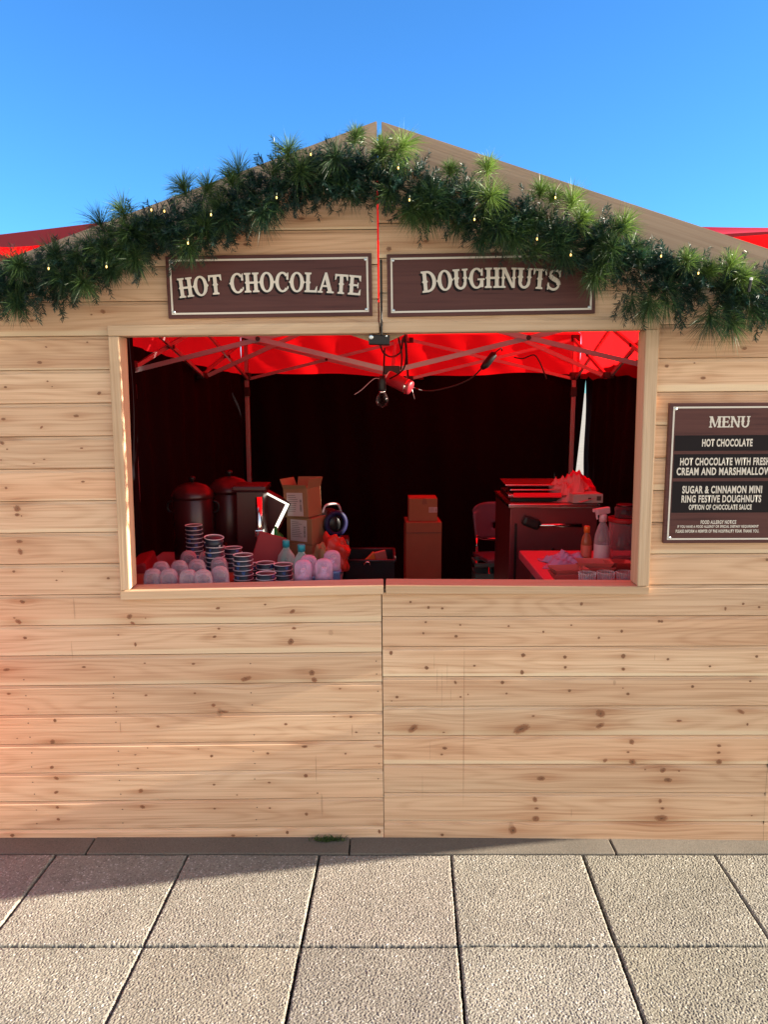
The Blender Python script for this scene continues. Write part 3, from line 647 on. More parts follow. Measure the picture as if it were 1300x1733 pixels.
def textline(root, s, cx, pytop, pybot, wpx, y, fat=.034):
    cu = bpy.data.curves.new('text', 'FONT'); cu.body = s; cu.size = 1; cu.offset = fat; cu.space_character = 1.12
    o = bpy.data.objects.new('text', cu); COL.objects.link(o); bpy.context.view_layer.update()
    me = bpy.data.meshes.new_from_object(o.evaluated_get(bpy.context.evaluated_depsgraph_get()))
    bpy.data.objects.remove(o); bpy.data.curves.remove(cu)
    xs = [v.co.x for v in me.vertices]; ys = [v.co.y for v in me.vertices]
    sx = wpx * kpx / (max(xs) - min(xs)); sy = (pybot - pytop) * kpx / (max(ys) - min(ys)); mxx = (max(xs) + min(xs)) / 2
    for v in me.vertices: v.co = (mx(cx) + (v.co.x - mxx) * sx, y, mz(pybot) + (v.co.y - min(ys)) * sy)
    me.materials.append(CREAM); me.name = 'lettering'
    link('lettering', me, root)
for (s, cx, a, b_, wp) in (('HOT CHOCOLATE', 1230, 743, 756, 84), ('HOT CHOCOLATE WITH FRESH', 1228, 774.5, 787.5, 150), ('CREAM AND MARSHMALLOW', 1227, 791, 804, 158),
                          ('SUGAR & CINNAMON MINI', 1226, 822, 835, 134), ('RING FESTIVE DOUGHNUTS', 1225.5, 838, 850.5, 134), ('OPTION OF CHOCOLATE SAUCE', 1224.5, 854, 863, 106),
                          ('FOOD ALLERGY NOTICE', 1223, 881, 887.5, 60), ('IF YOU HAVE A FOOD ALLERGY OR SPECIAL DIETARY REQUIREMENT', 1222.5, 889.5, 894.8, 137), ('PLEASE INFORM A MEMBER OF THE HOSPITALITY TEAM. THANK YOU.', 1222, 897, 902.5, 141)):
    textline(s3, s, cx, a, b_, wp, -.0178)

# ---------------------------------------------------------------- garland of artificial pine
def needle_mat(name, dark, light):
    m = bpy.data.materials.new(name); m.use_nodes = True; t = m.node_tree; N = t.nodes; L = t.links; b = N['Principled BSDF']
    at = N.new('ShaderNodeAttribute'); at.attribute_name = 'nr'
    mx_ = N.new('ShaderNodeMix'); mx_.data_type = 'RGBA'; mx_.inputs[6].default_value = (*dark, 1); mx_.inputs[7].default_value = (*light, 1); L.new(at.outputs['Fac'], mx_.inputs[0])
    L.new(mx_.outputs[2], b.inputs['Base Color']); b.inputs['Roughness'].default_value = .42
    tr = N.new('ShaderNodeBsdfTranslucent'); L.new(mx_.outputs[2], tr.inputs[0]); ms = N.new('ShaderNodeMixShader'); ms.inputs[0].default_value = .3
    L.new(b.outputs[0], ms.inputs[1]); L.new(tr.outputs[0], ms.inputs[2]); L.new(ms.outputs[0], N['Material Output'].inputs[0])
    return m
FIR = needle_mat('fir_needles', (.005, .024, .019), (.020, .068, .045))
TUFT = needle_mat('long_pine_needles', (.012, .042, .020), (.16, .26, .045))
WIRE = mat('green_wire', (.03, .045, .02), .6)
class Needles:
    def __init__(s): s.v = []; s.f = []; s.n = []
    def add(s, p, d, ln, wd, val, droop=0):
        d = d.normalized(); side = d.cross(Vector((rng.normal(), rng.normal(), rng.normal()))).normalized() * wd / 2
        b = len(s.v); q = p + d * ln * .55; e = p + d * ln + Vector((0, 0, -droop * ln))
        s.v += [tuple(p - side * .7), tuple(p + side * .7), tuple(q + side), tuple(q - side), tuple(e)]
        s.f += [(b, b + 1, b + 2, b + 3), (b + 3, b + 2, b + 4)]; s.n += [val] * 5
    def out(s, name, m, parent):
        o = raw(name, s.v, s.f, m, parent); a = o.data.attributes.new('nr', 'FLOAT', 'POINT'); a.data.foreach_set('value', s.n); return o
gar = thing('garland', 'bushy green artificial pine garland draped along the gable of the stall', 'garland')
path = cr([P(x, y + (12 if x < 1000 else -6) + 6 * (300 < x < 1000), -.085) for x, y in [(-90, 495), (0, 478), (60, 470), (130, 452), (200, 415), (265, 385), (335, 372), (400, 340), (450, 305), (520, 290), (585, 283), (650, 288), (715, 318), (775, 335), (830, 352), (885, 372), (950, 395), (1010, 425), (1060, 452), (1130, 472), (1200, 490), (1280, 505), (1380, 535)]], 6)
bm = bmesh.new(); tube(bm, path, .006, 6); obj('core_wire', bm, WIRE, gar)
fir = Needles(); tuf = Needles()
def sprig(p, d, ln, dens=1.0, nl=.023):
    d = d.normalized(); a = d.orthogonal().normalized(); b_ = d.cross(a); n = int(ln / .00125 * dens); val0 = rng.uniform(0, .8)
    bend = Vector((rng.normal(), rng.normal(), rng.normal())) * .25
    for i in range(n):
        t = i / n; q = p + d * ln * t + bend * ln * t * t * .6
        an = rng.uniform(0, 6.283); o_ = a * math.cos(an) + b_ * math.sin(an)
        nd = o_ * .8 + d * rng.uniform(.45, 1.0)
        fir.add(q, nd, nl * rng.uniform(.7, 1.15) * (1 - .3 * t), .0023, min(1, max(0, val0 + rng.uniform(-.2, .2))))
def tuft(p, d, ln=.1, n=170, spread=1.0, val=(0, .5)):
    d = d.normalized(); stem = ln * .45
    v0 = rng.uniform(*val)
    for i in range(n):
        r_ = Vector(rng.normal(size=3)).normalized(); t = rng.random() ** .7
        nd = (r_ * spread + d * (.55 + .4 * t))
        tuf.add(p + d * stem * t, nd, ln * rng.uniform(.6, 1.05), .0012, min(1, max(0, v0 + rng.uniform(-.15, .25))), droop=.06 + .10 * rng.random())
N_S = 1750
for i in range(N_S):
    t = rng.uniform(0, len(path) - 2); k = int(t); q = path[k].lerp(path[k + 1], t - k); ax = (path[k + 1] - path[k]).normalized()
    an = rng.uniform(0, 2 * math.pi); rad = Vector((0, -abs(math.cos(an)) * 1.1, math.sin(an)))
    if rng.random() < .2: rad.y *= -.3
    d = rad + ax * rng.uniform(-.8, .8) + Vector((0, 0, -.18))
    big = 1.25 if q.x > -.3 or q.x < -.9 else 1.15
    sprig(q + rad * rng.uniform(0, .03) + Vector((0, 0, rng.normal() * .015)), d, rng.uniform(.04, .07) * big, .95)
for (x, y, ln) in [(225, 470, .07), (470, 372, .08), (380, 402, .07), (350, 405, .06), (745, 372, .085), (720, 362, .06), (270, 425, .06), (600, 335, .06), (852, 402, .07), (1150, 535, .085), (1275, 548, .085), (1065, 535, .08), (110, 490, .06), (30, 520, .07), (885, 408, .07), (1010, 470, .06), (1220, 545, .07), (560, 335, .05)]:
    for _ in range(6):
        sprig(P(x + rng.normal() * 12, y - 32 + rng.normal() * 10, -.12 + rng.normal() * .02), Vector((rng.uniform(-.6, .6), rng.uniform(-.6, 0), -1)), ln * rng.uniform(.7, 1.15), 1.1)
    tuft(P(x + rng.normal() * 12, y - 40, -.13), Vector((rng.uniform(-.3, .3), -.4, -.9)), ln * 1.1, 150, .9, (0, .12))
# pom-pom tufts: (x, y, size, dx, dz, lightness), sun and shade put into the needle colour
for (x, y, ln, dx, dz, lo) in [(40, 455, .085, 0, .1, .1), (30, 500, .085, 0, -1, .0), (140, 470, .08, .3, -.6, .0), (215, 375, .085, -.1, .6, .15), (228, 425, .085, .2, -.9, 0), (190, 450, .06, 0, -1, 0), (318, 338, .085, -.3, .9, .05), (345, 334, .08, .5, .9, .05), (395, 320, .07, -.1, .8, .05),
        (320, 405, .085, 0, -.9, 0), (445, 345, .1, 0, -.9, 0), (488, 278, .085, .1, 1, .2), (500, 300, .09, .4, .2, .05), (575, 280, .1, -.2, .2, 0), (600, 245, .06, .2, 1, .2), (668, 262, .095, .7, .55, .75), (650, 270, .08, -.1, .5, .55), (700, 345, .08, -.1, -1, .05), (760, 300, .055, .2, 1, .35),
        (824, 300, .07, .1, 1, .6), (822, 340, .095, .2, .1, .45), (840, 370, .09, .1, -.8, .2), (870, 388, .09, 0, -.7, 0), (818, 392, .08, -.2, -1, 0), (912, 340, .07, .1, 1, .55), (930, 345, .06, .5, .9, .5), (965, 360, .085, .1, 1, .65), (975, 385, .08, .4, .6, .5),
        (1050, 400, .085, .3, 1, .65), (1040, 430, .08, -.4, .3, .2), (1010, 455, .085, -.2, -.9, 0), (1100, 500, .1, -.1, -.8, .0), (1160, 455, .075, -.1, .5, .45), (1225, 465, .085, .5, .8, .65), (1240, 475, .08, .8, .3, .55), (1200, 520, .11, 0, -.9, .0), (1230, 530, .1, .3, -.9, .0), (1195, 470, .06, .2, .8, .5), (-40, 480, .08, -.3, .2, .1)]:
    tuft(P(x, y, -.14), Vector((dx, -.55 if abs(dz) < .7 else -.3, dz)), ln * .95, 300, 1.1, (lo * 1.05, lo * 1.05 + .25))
for i in range(60):
    q = path[int(rng.integers(4, len(path) - 4))] + Vector((rng.normal() * .02, -.03, rng.normal() * .03))
    tuft(q, Vector((rng.normal() * .5, -.9, rng.normal() * .8)), rng.uniform(.07, .10), 190, 1.0, (0, .2))
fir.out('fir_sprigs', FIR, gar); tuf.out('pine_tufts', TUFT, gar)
# fairy lights
fl = thing('fairy_lights', 'string of small warm fairy lights woven through the pine garland', 'fairy lights')
bm = bmesh.new(); tube(bm, [q + Vector((0, -.03 + .015 * math.sin(i * 1.3), .02 * math.sin(i * 2.1))) for i, q in enumerate(path)], .0016, 5); obj('light_cable', bm, WIRE, fl)
BULB = mat('warm_led', (.9, .7, .3), .3, emit=(1, .55, .10), es=.4)
for (x, y) in [(82, 455), (180, 452), (256, 356), (278, 358), (357, 364), (318, 412), (526, 262), (674, 285), (693, 339), (803, 372), (940, 335), (966, 432), (909, 405), (1119, 434), (1182, 463), (468, 335)]:
    bm = bmesh.new(); lathe(bm, [(.0005, -.004), (.0019, -.0027), (.0023, 0), (.0019, .0027), (.0005, .0042)], n=10); b_ = obj('bulb', bm, BULB, fl, True); b_.location = P(x, y, -.2 if 300 < x < 1200 else -.2)
    bm = bmesh.new(); lathe(bm, [(.0026, .0040), (.0026, .011), (.0014, .014)], n=8); c = obj('bulb_holder', bm, WIRE, b_)
# white tipped black cable clip on the garland
cl = thing('cable_clip', 'small black cable clip with white tip standing up from the garland', 'cable clip', P(1269, 482, -.2))
bm = bmesh.new(); box(bm, (0, 0, -.005), (.007, .007, .034), (0, .15, 0), .001); obj('clip_body', bm, BLKP, cl)
bm = bmesh.new(); box(bm, (.003, 0, .016), (.0075, .0075, .008), (0, .15, 0), .001); obj('clip_tip', bm, WHITEP, cl)

# ---------------------------------------------------------------- gazebo behind the stall
GZ = .0
gaz = thing('gazebo', 'red canopied pop-up gazebo with black curtains standing behind the hatch', 'gazebo', (.037, 1.115, 0), R(-3.6))
HW, DP, ZL, ZH = 1.25, 2.36, 1.672, 1.958
def wave(x, z, s): return .018 * math.sin(x * 9 + s) * (1.1 - z / 2.2) + .011 * math.sin(x * 23 + s * 2 + z * 2) + .006 * math.sin(z * 8 + x * 5)
def curtain(name, a, b, za, zb, seed, m, nx=70, nz=24, top=None, amp=1.0, slant=0):
    a, b = Vector(a), Vector(b); d = (b - a); nrm = Vector((-d.y, d.x, 0)).normalized(); V = []; Fc = []
    for j in range(nz + 1):
        for i in range(nx + 1):
            t = i / nx; zt = zb + (top(t) if top else 0); z = za + (zt - za) * j / nz
            p = a + d * (t - slant * t ** 6 * max(0, zt - z)) + nrm * wave(t * d.length, z, seed) * amp; V.append((p.x, p.y, z))
    for j in range(nz):
        for i in range(nx):
            k = j * (nx + 1) + i; Fc.append((k, k + 1, k + nx + 2, k + nx + 1))
    return raw(name, V, Fc, m, gaz, True)
legs = [(-HW, 0), (HW, 0), (-HW, DP), (HW, DP)]
for (x, y) in legs:
    bm = bmesh.new(); box(bm, (x, y, .83), (.032, .032, 1.66), bev=.003); l = obj('leg', bm, ALU, gaz)
    bm = bmesh.new(); box(bm, (x, y, ZL + .02), (.06, .06, .05), bev=.004); obj('slider_bracket', bm, BRACK, l)
    bm = bmesh.new(); box(bm, (x, y, ZL - .10), (.046, .046, .07), bev=.003); obj('leg_collar', bm, BRACK, l)
    bm = bmesh.new(); box(bm, (x, y, ZH + .01), (.055, .055, .05), bev=.004); obj('corner_bracket', bm, BRACK, l)
    bm = bmesh.new(); box(bm, (x, y, 1.82), (.026, .026, .3)); obj('leg_extension', bm, ALU, l)
def scissor(a, b):
    a, b = Vector((*a, 0)), Vector((*b, 0)); t = (b - a).normalized(); nrm = Vector((-t.y, t.x, 0))
    for k in range(2):
        p0, p1 = a.lerp(b, k / 2), a.lerp(b, (k + 1) / 2); p0 = p0 + t * .02; p1 = p1 - t * .02
        for (zA, zB, o) in ((ZL, ZH, .012), (ZH, ZL, -.012)):
            bm = bmesh.new(); bar(bm, p0 + nrm * o + Vector((0, 0, zA)), p1 + nrm * o + Vector((0, 0, zB)), .014, .022); obj('truss_bar', bm, ALU, gaz)
        mid = (p0 + p1) / 2 + Vector((0, 0, (ZL + ZH) / 2))
        bm = bmesh.new(); tube(bm, [mid - nrm * .026, mid + nrm * .026], .011, 10); obj('pivot_bolt', bm, BRACK, gaz)
    m_ = a.lerp(b, .5)
    for z in (ZL, ZH):
        bm = bmesh.new(); box(bm, (m_.x, m_.y, z), (.075 if abs(t.x) > .5 else .05, .05 if abs(t.x) > .5 else .075, .038), bev=.004); obj('truss_bracket', bm, BRACK, gaz)
scissor(legs[0], legs[1]); scissor(legs[2], legs[3]); scissor(legs[0], legs[2]); scissor(legs[1], legs[3])
# inner trusses to the peak pole
bm = bmesh.new(); box(bm, (0, DP / 2, 2.5), (.03, .03, .8)); obj('peak_pole', bm, ALU, gaz)
for (x, y) in ((0, 0), (0, DP), (-HW, DP / 2), (HW, DP / 2)):
    for (zA, zB) in ((ZL, 2.2), (ZH, 2.0)):
        bm = bmesh.new(); bar(bm, (x * .97, DP / 2 + (y - DP / 2) * .97, zA), (0, DP / 2, zB), .014, .024); obj('truss_bar', bm, ALU, gaz)
# canopy
V = []; Fc = []; n = 24; PK = 2.93
ez = 2.0; o_ = .05
cor = [Vector((-HW - o_, -o_, ez)), Vector((HW + o_, -o_, ez)), Vector((HW + o_, DP + o_, ez)), Vector((-HW - o_, DP + o_, ez))]
pk = Vector((0, DP / 2, PK))
for s in range(4):
    a, b_ = cor[s], cor[(s + 1) % 4]; base = len(V)
    for j in range(n + 1):
        f = j / n
        for i in range(n + 1):
            p = a.lerp(b_, i / n).lerp(pk, f); p.z -= .05 * math.sin(math.pi * f) * (4 * (i / n) * (1 - i / n)) + .006 * math.sin(f * 14 + i * .7 + s)*(1 if 0<f<1 else 0) ; V.append(tuple(p))
    for j in range(n):
        for i in range(n):
            k = base + j * (n + 1) + i; Fc.append((k, k + 1, k + n + 2, k + n + 1))
cano = raw('canopy', V, Fc, RED, gaz, True)
for s in range(4):
    a, b_ = cor[s], cor[(s + 1) % 4]
    if s == 0: continue
    V = []; Fc = []; nx = 80
    for j in range(7):
        for i in range(nx + 1):
            t = i / nx; p = a.lerp(b_, t); nrm = Vector(((b_ - a).y, -(b_ - a).x, 0)).normalized()
            dep = .335 + .012 * math.sin(t * 17 + s * 2) + .008 * math.sin(t * 41 + s)
            p = p + nrm * (.012 * math.sin(t * 21 + s) * j / 6 + .005 * math.sin(t * 50 + j) * min(1, j)); p.z -= dep * j / 6; V.append(tuple(p))
    for j in range(6):
        for i in range(nx):
            k = j * (nx + 1) + i; Fc.append((k, k + 1, k + nx + 2, k + nx + 1))
    raw('valance', V, Fc, RED, gaz, True)
# flap bridging to the stall front
V = []; Fc = []
for j in range(11):
    for i in range(41):
        x = -HW - .05 + (2 * HW + .1) * i / 40; f = j / 10; V.append((x, -.06 - 1.0 * f, 1.995 + .06 * f - .05 * math.sin(math.pi * f) + .006 * math.sin(i * .9 + j)))
for j in range(10):
    for i in range(40): k = j * 41 + i; Fc.append((k, k + 1, k + 42, k + 41))
raw('front_flap', V, Fc, RED, gaz, True)
# black side curtains
XG = HW + .095
curtain('curtain', (-HW - .12, DP + .02, 0), (XG, DP + .02, 0), 0, 1.70, 1.2, BLACKC, top=lambda t: .012 * math.sin(t * 9) + .006 * math.sin(t * 25), slant=.026)
curtain('curtain', (-HW - .02, -.02, 0), (-HW - .02, DP + .08, 0), 0, 1.70, 4.4, BLACKC, top=lambda t: .10 * (1 - t) ** 1.5)
curtain('curtain', (HW + .10, -.02, 0), (HW + .10, DP + .02, 0), 0, 1.72, 2.9, BLACKC, top=lambda t: .06 * (1 - t))
# the narrow front returns beside the hatch
curtain('curtain', (-HW + .045, -1.055, 0), (-HW + .045, -.03, 0), 0, 1.95, 3.3, BLACKC, 24)
curtain('curtain', (HW + .10, -1.055, 0), (HW + .10, -.04, 0), 0, 1.95, 5.3, BLACKC, 24)

# ---------------------------------------------------------------- neighbouring gazebos; added shade and bounce objects
def roof_gazebo(name, label, corner, hw, rise, rz):        # corner: its near eave corner
    eave = corner.z; peak = eave + rise; k_ = Matrix.Rotation(rz, 3, 'Z') @ Vector((hw, -hw, 0)); c = (corner.x - k_.x, corner.y - k_.y, 0)
    r = thing(name, label, 'gazebo', c, rz); V = []; Fc = []; n = 14
    cor = [Vector((-hw, -hw, eave)), Vector((hw, -hw, eave)), Vector((hw, hw, eave)), Vector((-hw, hw, eave))]; pk = Vector((0, 0, peak))
    for s in range(4):
        a, b_ = cor[s], cor[(s + 1) % 4]; base = len(V)
        for j in range(n + 1):
            f = j / n
            for i in range(n + 1):
                p = a.lerp(b_, i / n).lerp(pk, f); p.z -= .07 * math.sin(math.pi * f) * (.2 + 2.5 * (i / n) * (1 - i / n)); V.append(tuple(p))
        for j in range(n):
            for i in range(n): k = base + j * (n + 1) + i; Fc.append((k, k + 1, k + n + 2, k + n + 1))
    raw('canopy', V, Fc, REDN, r, True)
    bm = bmesh.new()
    for s in range(4):
        a, b_ = cor[s], cor[(s + 1) % 4]
        bm.faces.new([bm.verts.new(p) for p in (a, b_, b_ - Vector((0, 0, .3)), a - Vector((0, 0, .3)))])
    obj('valance', bm, REDV, r)
    for (x, y) in ((-1, -1), (1, -1), (1, 1), (-1, 1)):
        bm = bmesh.new(); box(bm, (x * (hw - .05), y * (hw - .05), eave / 2), (.04, .04, eave)); obj('leg', bm, ALU, r)
    return r
pL = P(212, 372, 3.6); roof_gazebo('gazebo', 'bright red canopy roof showing above the left slope of the stall', pL, 1.7, .46, R(-25))
pR = P(1420, 386, 4.2); roof_gazebo('gazebo', 'red canopy roof corner showing behind the right slope of the stall', pR, 1.7, .46, R(-17))
sh = thing('shade_table', 'added timber table out of view at right, shades the pavement', 'table')
h = .9; c_ = 1 / math.tan(SUN_EL); cx_ = c_ * math.cos(SUN_FRONT); cy_ = c_ * math.sin(SUN_FRONT)
def sunpt(g): return Vector((g.x + cx_ * h, g.y - cy_ * h, h))      # edge of the added table, set to shade the pavement along the kerb
A_, B_ = sunpt(PZ(1000, 1417, 0)), sunpt(PZ(0, 1524, 0))
d_ = (B_ - A_); B2 = B_ + d_ * .09; A2 = A_ - d_ * .30
bk = Vector((.09, .56, 0))
bm = bmesh.new(); q = [bm.verts.new(p) for p in (A2, B2, B2 + bk, A2 + bk)]; f = bm.faces.new(q); r = bmesh.ops.extrude_face_region(bm, geom=[f]); bmesh.ops.translate(bm, verts=[v for v in r['geom'] if isinstance(v, bmesh.types.BMVert)], vec=(0, 0, .04))
obj('table_top', bm, BARGE, sh)
for t, u in ((.08, .97), (.92, .97), (.08, .75), (.92, .75)):
    p = B2.lerp(A2, t) + bk * u; bm = bmesh.new(); box(bm, (p.x, p.y, h / 2), (.06, .06, h - .002)); obj('leg', bm, BARGE, sh)

wb = thing('reflector', 'added red canvas out of view at left, bounces red onto the wall', 'reflector', (-1.80, -.36, 0))  # unseen red sheet, added for its red bounce on the left boards
V = []; Fc = []
for j in range(9):
    for i in range(13): V.append((.012 * math.sin(i * .9 + j * .4), -.32 + .64 * i / 12, .26 + .54 * j / 8))
for j in range(8):
    for i in range(12): k = j * 13 + i; Fc.append((k, k + 1, k + 14, k + 13))
raw('canvas', V, Fc, mat('red_reflector_canvas', (.50, .06, .035), .8), wb, True)
for y in (-.33, .33):
    bm = bmesh.new(); tube(bm, [(0, y, 0), (0, y, .86)], .014, 8); obj('pole', bm, ALU, wb)

# ---------------------------------------------------------------- tables inside
TZ = .76; TR = .84                      # table tops, left and right
TABLE = mat('table_laminate', (.26, .20, .20), .5, noise=.06); TLEG = mat('table_leg', (.05, .05, .05), .5)
def table(label, x0, x1, y0, y1, z, m=TABLE):
    r = thing('folding_table', label, 'table', ((x0 + x1) / 2, (y0 + y1) / 2, 0)); a, b_ = (x1 - x0) / 2, (y1 - y0) / 2
    bm = bmesh.new(); box(bm, (0, 0, z - .02), (2 * a, 2 * b_, .04), bev=.008); obj('table_top', bm, m, r)
    for sx in (-1, 1):
        for sy in (-1, 1):
            bm = bmesh.new(); tube(bm, [(sx * (a - .06), sy * (b_ - .06), 0), (sx * (a - .06), sy * (b_ - .06), z - .04)], .014, 8); obj('leg', bm, TLEG, r)
    return r
table('pale folding table behind the hatch holding cups and urns', -1.14, -.19, .12, 1.36, TZ)
table('pale folding table under the right end of the hatch with cloth and trays', .63, 1.22, .12, 1.0, TR, mat('red_lit_laminate', (.50, .10, .14), .45, noise=.05))  # pale top tinted red, the canopy's light put into its colour

# paper cups
CUPB = bpy.data.materials.new('cup_print'); CUPB.use_nodes = True
t_ = CUPB.node_tree; b_ = t_.nodes['Principled BSDF']; tc = t_.nodes.new('ShaderNodeTexCoord'); nz = t_.nodes.new('ShaderNodeTexVoronoi'); nz.inputs['Scale'].default_value = 85
t_.links.new(tc.outputs['Object'], nz.inputs['Vector']); rp = t_.nodes.new('ShaderNodeValToRGB'); e = rp.color_ramp.elements
e[0].position = .0; e[0].color = (.012, .013, .025, 1); e[1].position = .95; e[1].color = (.5, .5, .53, 1); x_ = e.new(.70); x_.color = (.013, .014, .03, 1); x_ = e.new(.84); x_.color = (.02, .06, .20, 1); x_ = e.new(.90); x_.color = (.012, .013, .025, 1)
rp.color_ramp.interpolation = 'CONSTANT'
t_.links.new(nz.outputs['Color'], rp.inputs[0]); t_.links.new(rp.outputs[0], b_.inputs['Base Color']); b_.inputs['Roughness'].default_value = .4
CUPR = mat('white_cup_rim', (.60, .55, .57), .5)
L_ = .05; cupR = .037
cup0 = None
def make_cup(loc_, label, rot):
    r = thing('paper_cup', label, 'cup', loc_, 0, 'navy paper cups stacked on the counter'); r.rotation_euler = rot
    bm = bmesh.new(); lathe(bm, [(cupR * .86, 0), (cupR * .985, L_ - .003)], n=24); obj('cup_body', bm, CUPB, r, True)
    bm = bmesh.new(); lathe(bm, [(cupR * .97, L_ - .0035), (cupR * 1.03, L_ - .003), (cupR * 1.04, L_ - .0008), (cupR * 1.0, L_), (cupR * .95, L_ - .0012), (cupR * .93, L_ - .003), (.001, L_ - .0034)], n=24); obj('cup_rim', bm, CUPR, r, True)
    return r
ORD = ['topmost', 'second from the top', 'third from the top', 'fourth from the top', 'fifth from the top', 'sixth from the top', 'seventh from the top', 'eighth from the top', 'ninth from the top']
for (x, ty, Y, name, tilt, bw) in [(328, 888, .80, 'in the stack standing behind the clear domes', 0, 0), (363, 908, .40, 'in the tilted stack beside the clear domes', .13, 0), (394, 926, .55, 'in the stack just behind the tallest front stack', .05, 0),
        (411, 938, .34, 'in the tall stack right of the tilted stack', 0, 0), (428, 954, .50, 'in the half hidden stack between front stacks', 0, 0), (449, 951.5, .42, 'in the stack behind the lowest stack', 0, 0), (450, 969, .26, 'in the lowest stack nearest the sill', 0, 0), (479, 954, .40, 'in the stack next to the pump bottles', 0, 0)]:
    top = P(x, ty, Y); n_ = max(2, int(round((top.z - TZ - L_) / .0186)) + 1); pitch = (top.z - TZ - L_) / (n_ - 1)
    for k in range(n_):
        z = TZ + pitch * (n_ - 1 - k); tl = tilt if (k < 2 and tilt > .1) else tilt * .3
        lab = 'navy paper cup %s, %s' % (ORD[min(k, 8)], name)
        p_ = (top.x + rng.uniform(-.0008, .0008) - (.004 if k < 2 and tilt > .1 else 0), Y + rng.uniform(-.001, .001), z)
        rt = (rng.uniform(-.01, .01), -tl, rng.uniform(0, 6))
        if cup0 is None: cup0 = make_cup(p_, lab, rt)
        else: dup(cup0, p_, lab, None, rt)
bxd = thing('cardboard_box', 'low cardboard box under the clear domed cups at the sill', 'cardboard box', (-.80, .32, TZ + .001))
bm = bmesh.new(); box(bm, (0, 0, .044), (.42, .42, .088), bev=.003); obj('box_body', bm, CARD, bxd)
# clear domed cups in plastic
DOME = clear('clear_plastic', (.86, .78, .83), .14, (.74, .64, .70), .08)
dome0 = None
def dome_cup(loc_, label):
    r = thing('domed_cup', label, 'plastic cup', loc_, 0, 'clear domed plastic cups stacked on the counter')
    bm = bmesh.new(); lathe(bm, [(.0345, 0), (.0345, .004), (.0335, .006), (.033, .06), (.0305, .075), (.023, .087), (.012, .0925), (.0005, .0935)], n=24); obj('dome', bm, DOME, r, True)
    bm = bmesh.new(); lathe(bm, [(.030, .01), (.030, .06), (.026, .072), (.014, .081), (.0005, .083)], n=20); obj('inner_dome', bm, DOME, r, True)
    return r
for (x, ty, Y, where) in [(258, 957, .16, 'leftmost in the front row'), (286, 957, .16, 'second in the front row'), (318, 957, .15, 'third in the front row'), (344, 957, .15, 'fourth in the front row'), (372, 953, .2, 'right end of the front row beside the cup stacks'),
        (271, 948, .28, 'left in the second row'), (303, 943, .30, 'middle of the second row'), (333, 940, .32, 'right in the second row'), (318, 930, .48, 'left in the back row'), (350, 930, .48, 'middle of the back row below the cup stack'), (372, 937, .36, 'behind the tilted cup stack')]:
    p_ = P(x, ty, Y); z = p_.z - .0935; lab = 'clear domed plastic cup, %s' % where
    z = .851
    if dome0 is None: dome0 = dome_cup((p_.x, Y, z), lab)
    else: dup(dome0, (p_.x, Y, z), lab, None, (rng.uniform(-.07, .07), rng.uniform(-.07, .07), rng.uniform(0, 3)))
# pump bottles with domed caps
CAPP = clear('pink_clear_cap', (.9, .72, .86), .28, (.72, .48, .66), .15); PUMPW = mat('pump_plastic', (.62, .60, .72), .4); BLUEB = mat('blue_bottle', (.10, .16, .34), .3, coat=.3)
pb0 = None
def pump(loc_, label):
    r = thing('pump_bottle', label, 'pump bottle', loc_, 0, 'blue pump bottles with clear domed caps')
    bm = bmesh.new(); lathe(bm, [(.030, -.044), (.032, -.040), (.032, .085), (.0345, .088), (.0345, .096), (.028, .099)], n=22); obj('bottle_body', bm, BLUEB, r, True)
    bm = bmesh.new(); lathe(bm, [(.025, .099), (.024, .112), (.015, .118), (.010, .122), (.010, .138), (.006, .141)], n=16); box(bm, (0, -.010, .136), (.012, .026, .009), bev=.002); obj('pump_head', bm, PUMPW, r)
    bm = bmesh.new(); lathe(bm, [(.0325, .099), (.0325, .145), (.030, .158), (.022, .168), (.011, .172), (.0005, .173)], n=22); obj('domed_cap', bm, CAPP, r, True)
    return r
for (x, ty, Y, lab) in [(513, 947, .16, 'blue pump bottle with pink clear cap, nearest the paper cups'), (548, 945, .16, 'blue pump bottle with pink clear cap, front right of the four'), (522, 939, .26, 'blue pump bottle half hidden behind the front left pump bottle'), (562, 931, .32, 'blue pump bottle at the back right with paler body')]:
    p_ = P(x, ty, Y); p_ = (p_.x, Y, p_.z - .173)
    if pb0 is None: pb0 = pump(p_, lab)
    else: dup(pb0, p_, lab)
# teal capped bottles
TEAL = mat('teal_cap', (.02, .30, .38), .35)
tb0 = None
GLASSB = clear('clear_bottle', (.72, .92, .88), .3, (.55, .75, .72), .08)
def tbottle(loc_, label):
    r = thing('water_bottle', label, 'bottle', loc_, 0, 'clear bottles with teal caps')
    bm = bmesh.new(); lathe(bm, [(.036, -.022), (.038, -.016), (.037, .05), (.038, .095), (.034, .115), (.022, .132), (.0145, .142), (.0135, .152)], n=20); obj('bottle_body', bm, GLASSB, r, True)
    bm = bmesh.new(); lathe(bm, [(.0155, .150), (.0155, .176), (.013, .179)], n=16); obj('cap', bm, TEAL, r)
    return r
for (x, ty, Y, lab) in [(484, 914, .62, 'dim clear bottle with teal cap in front of the white edged panel'), (510, 921, .50, 'bright clear bottle with teal cap behind the pump bottles')]:
    p_ = P(x, ty, Y); p_ = (p_.x, Y, p_.z - .179)
    if tb0 is None: tb0 = tbottle(p_, lab)
    else: dup(tb0, p_, lab)
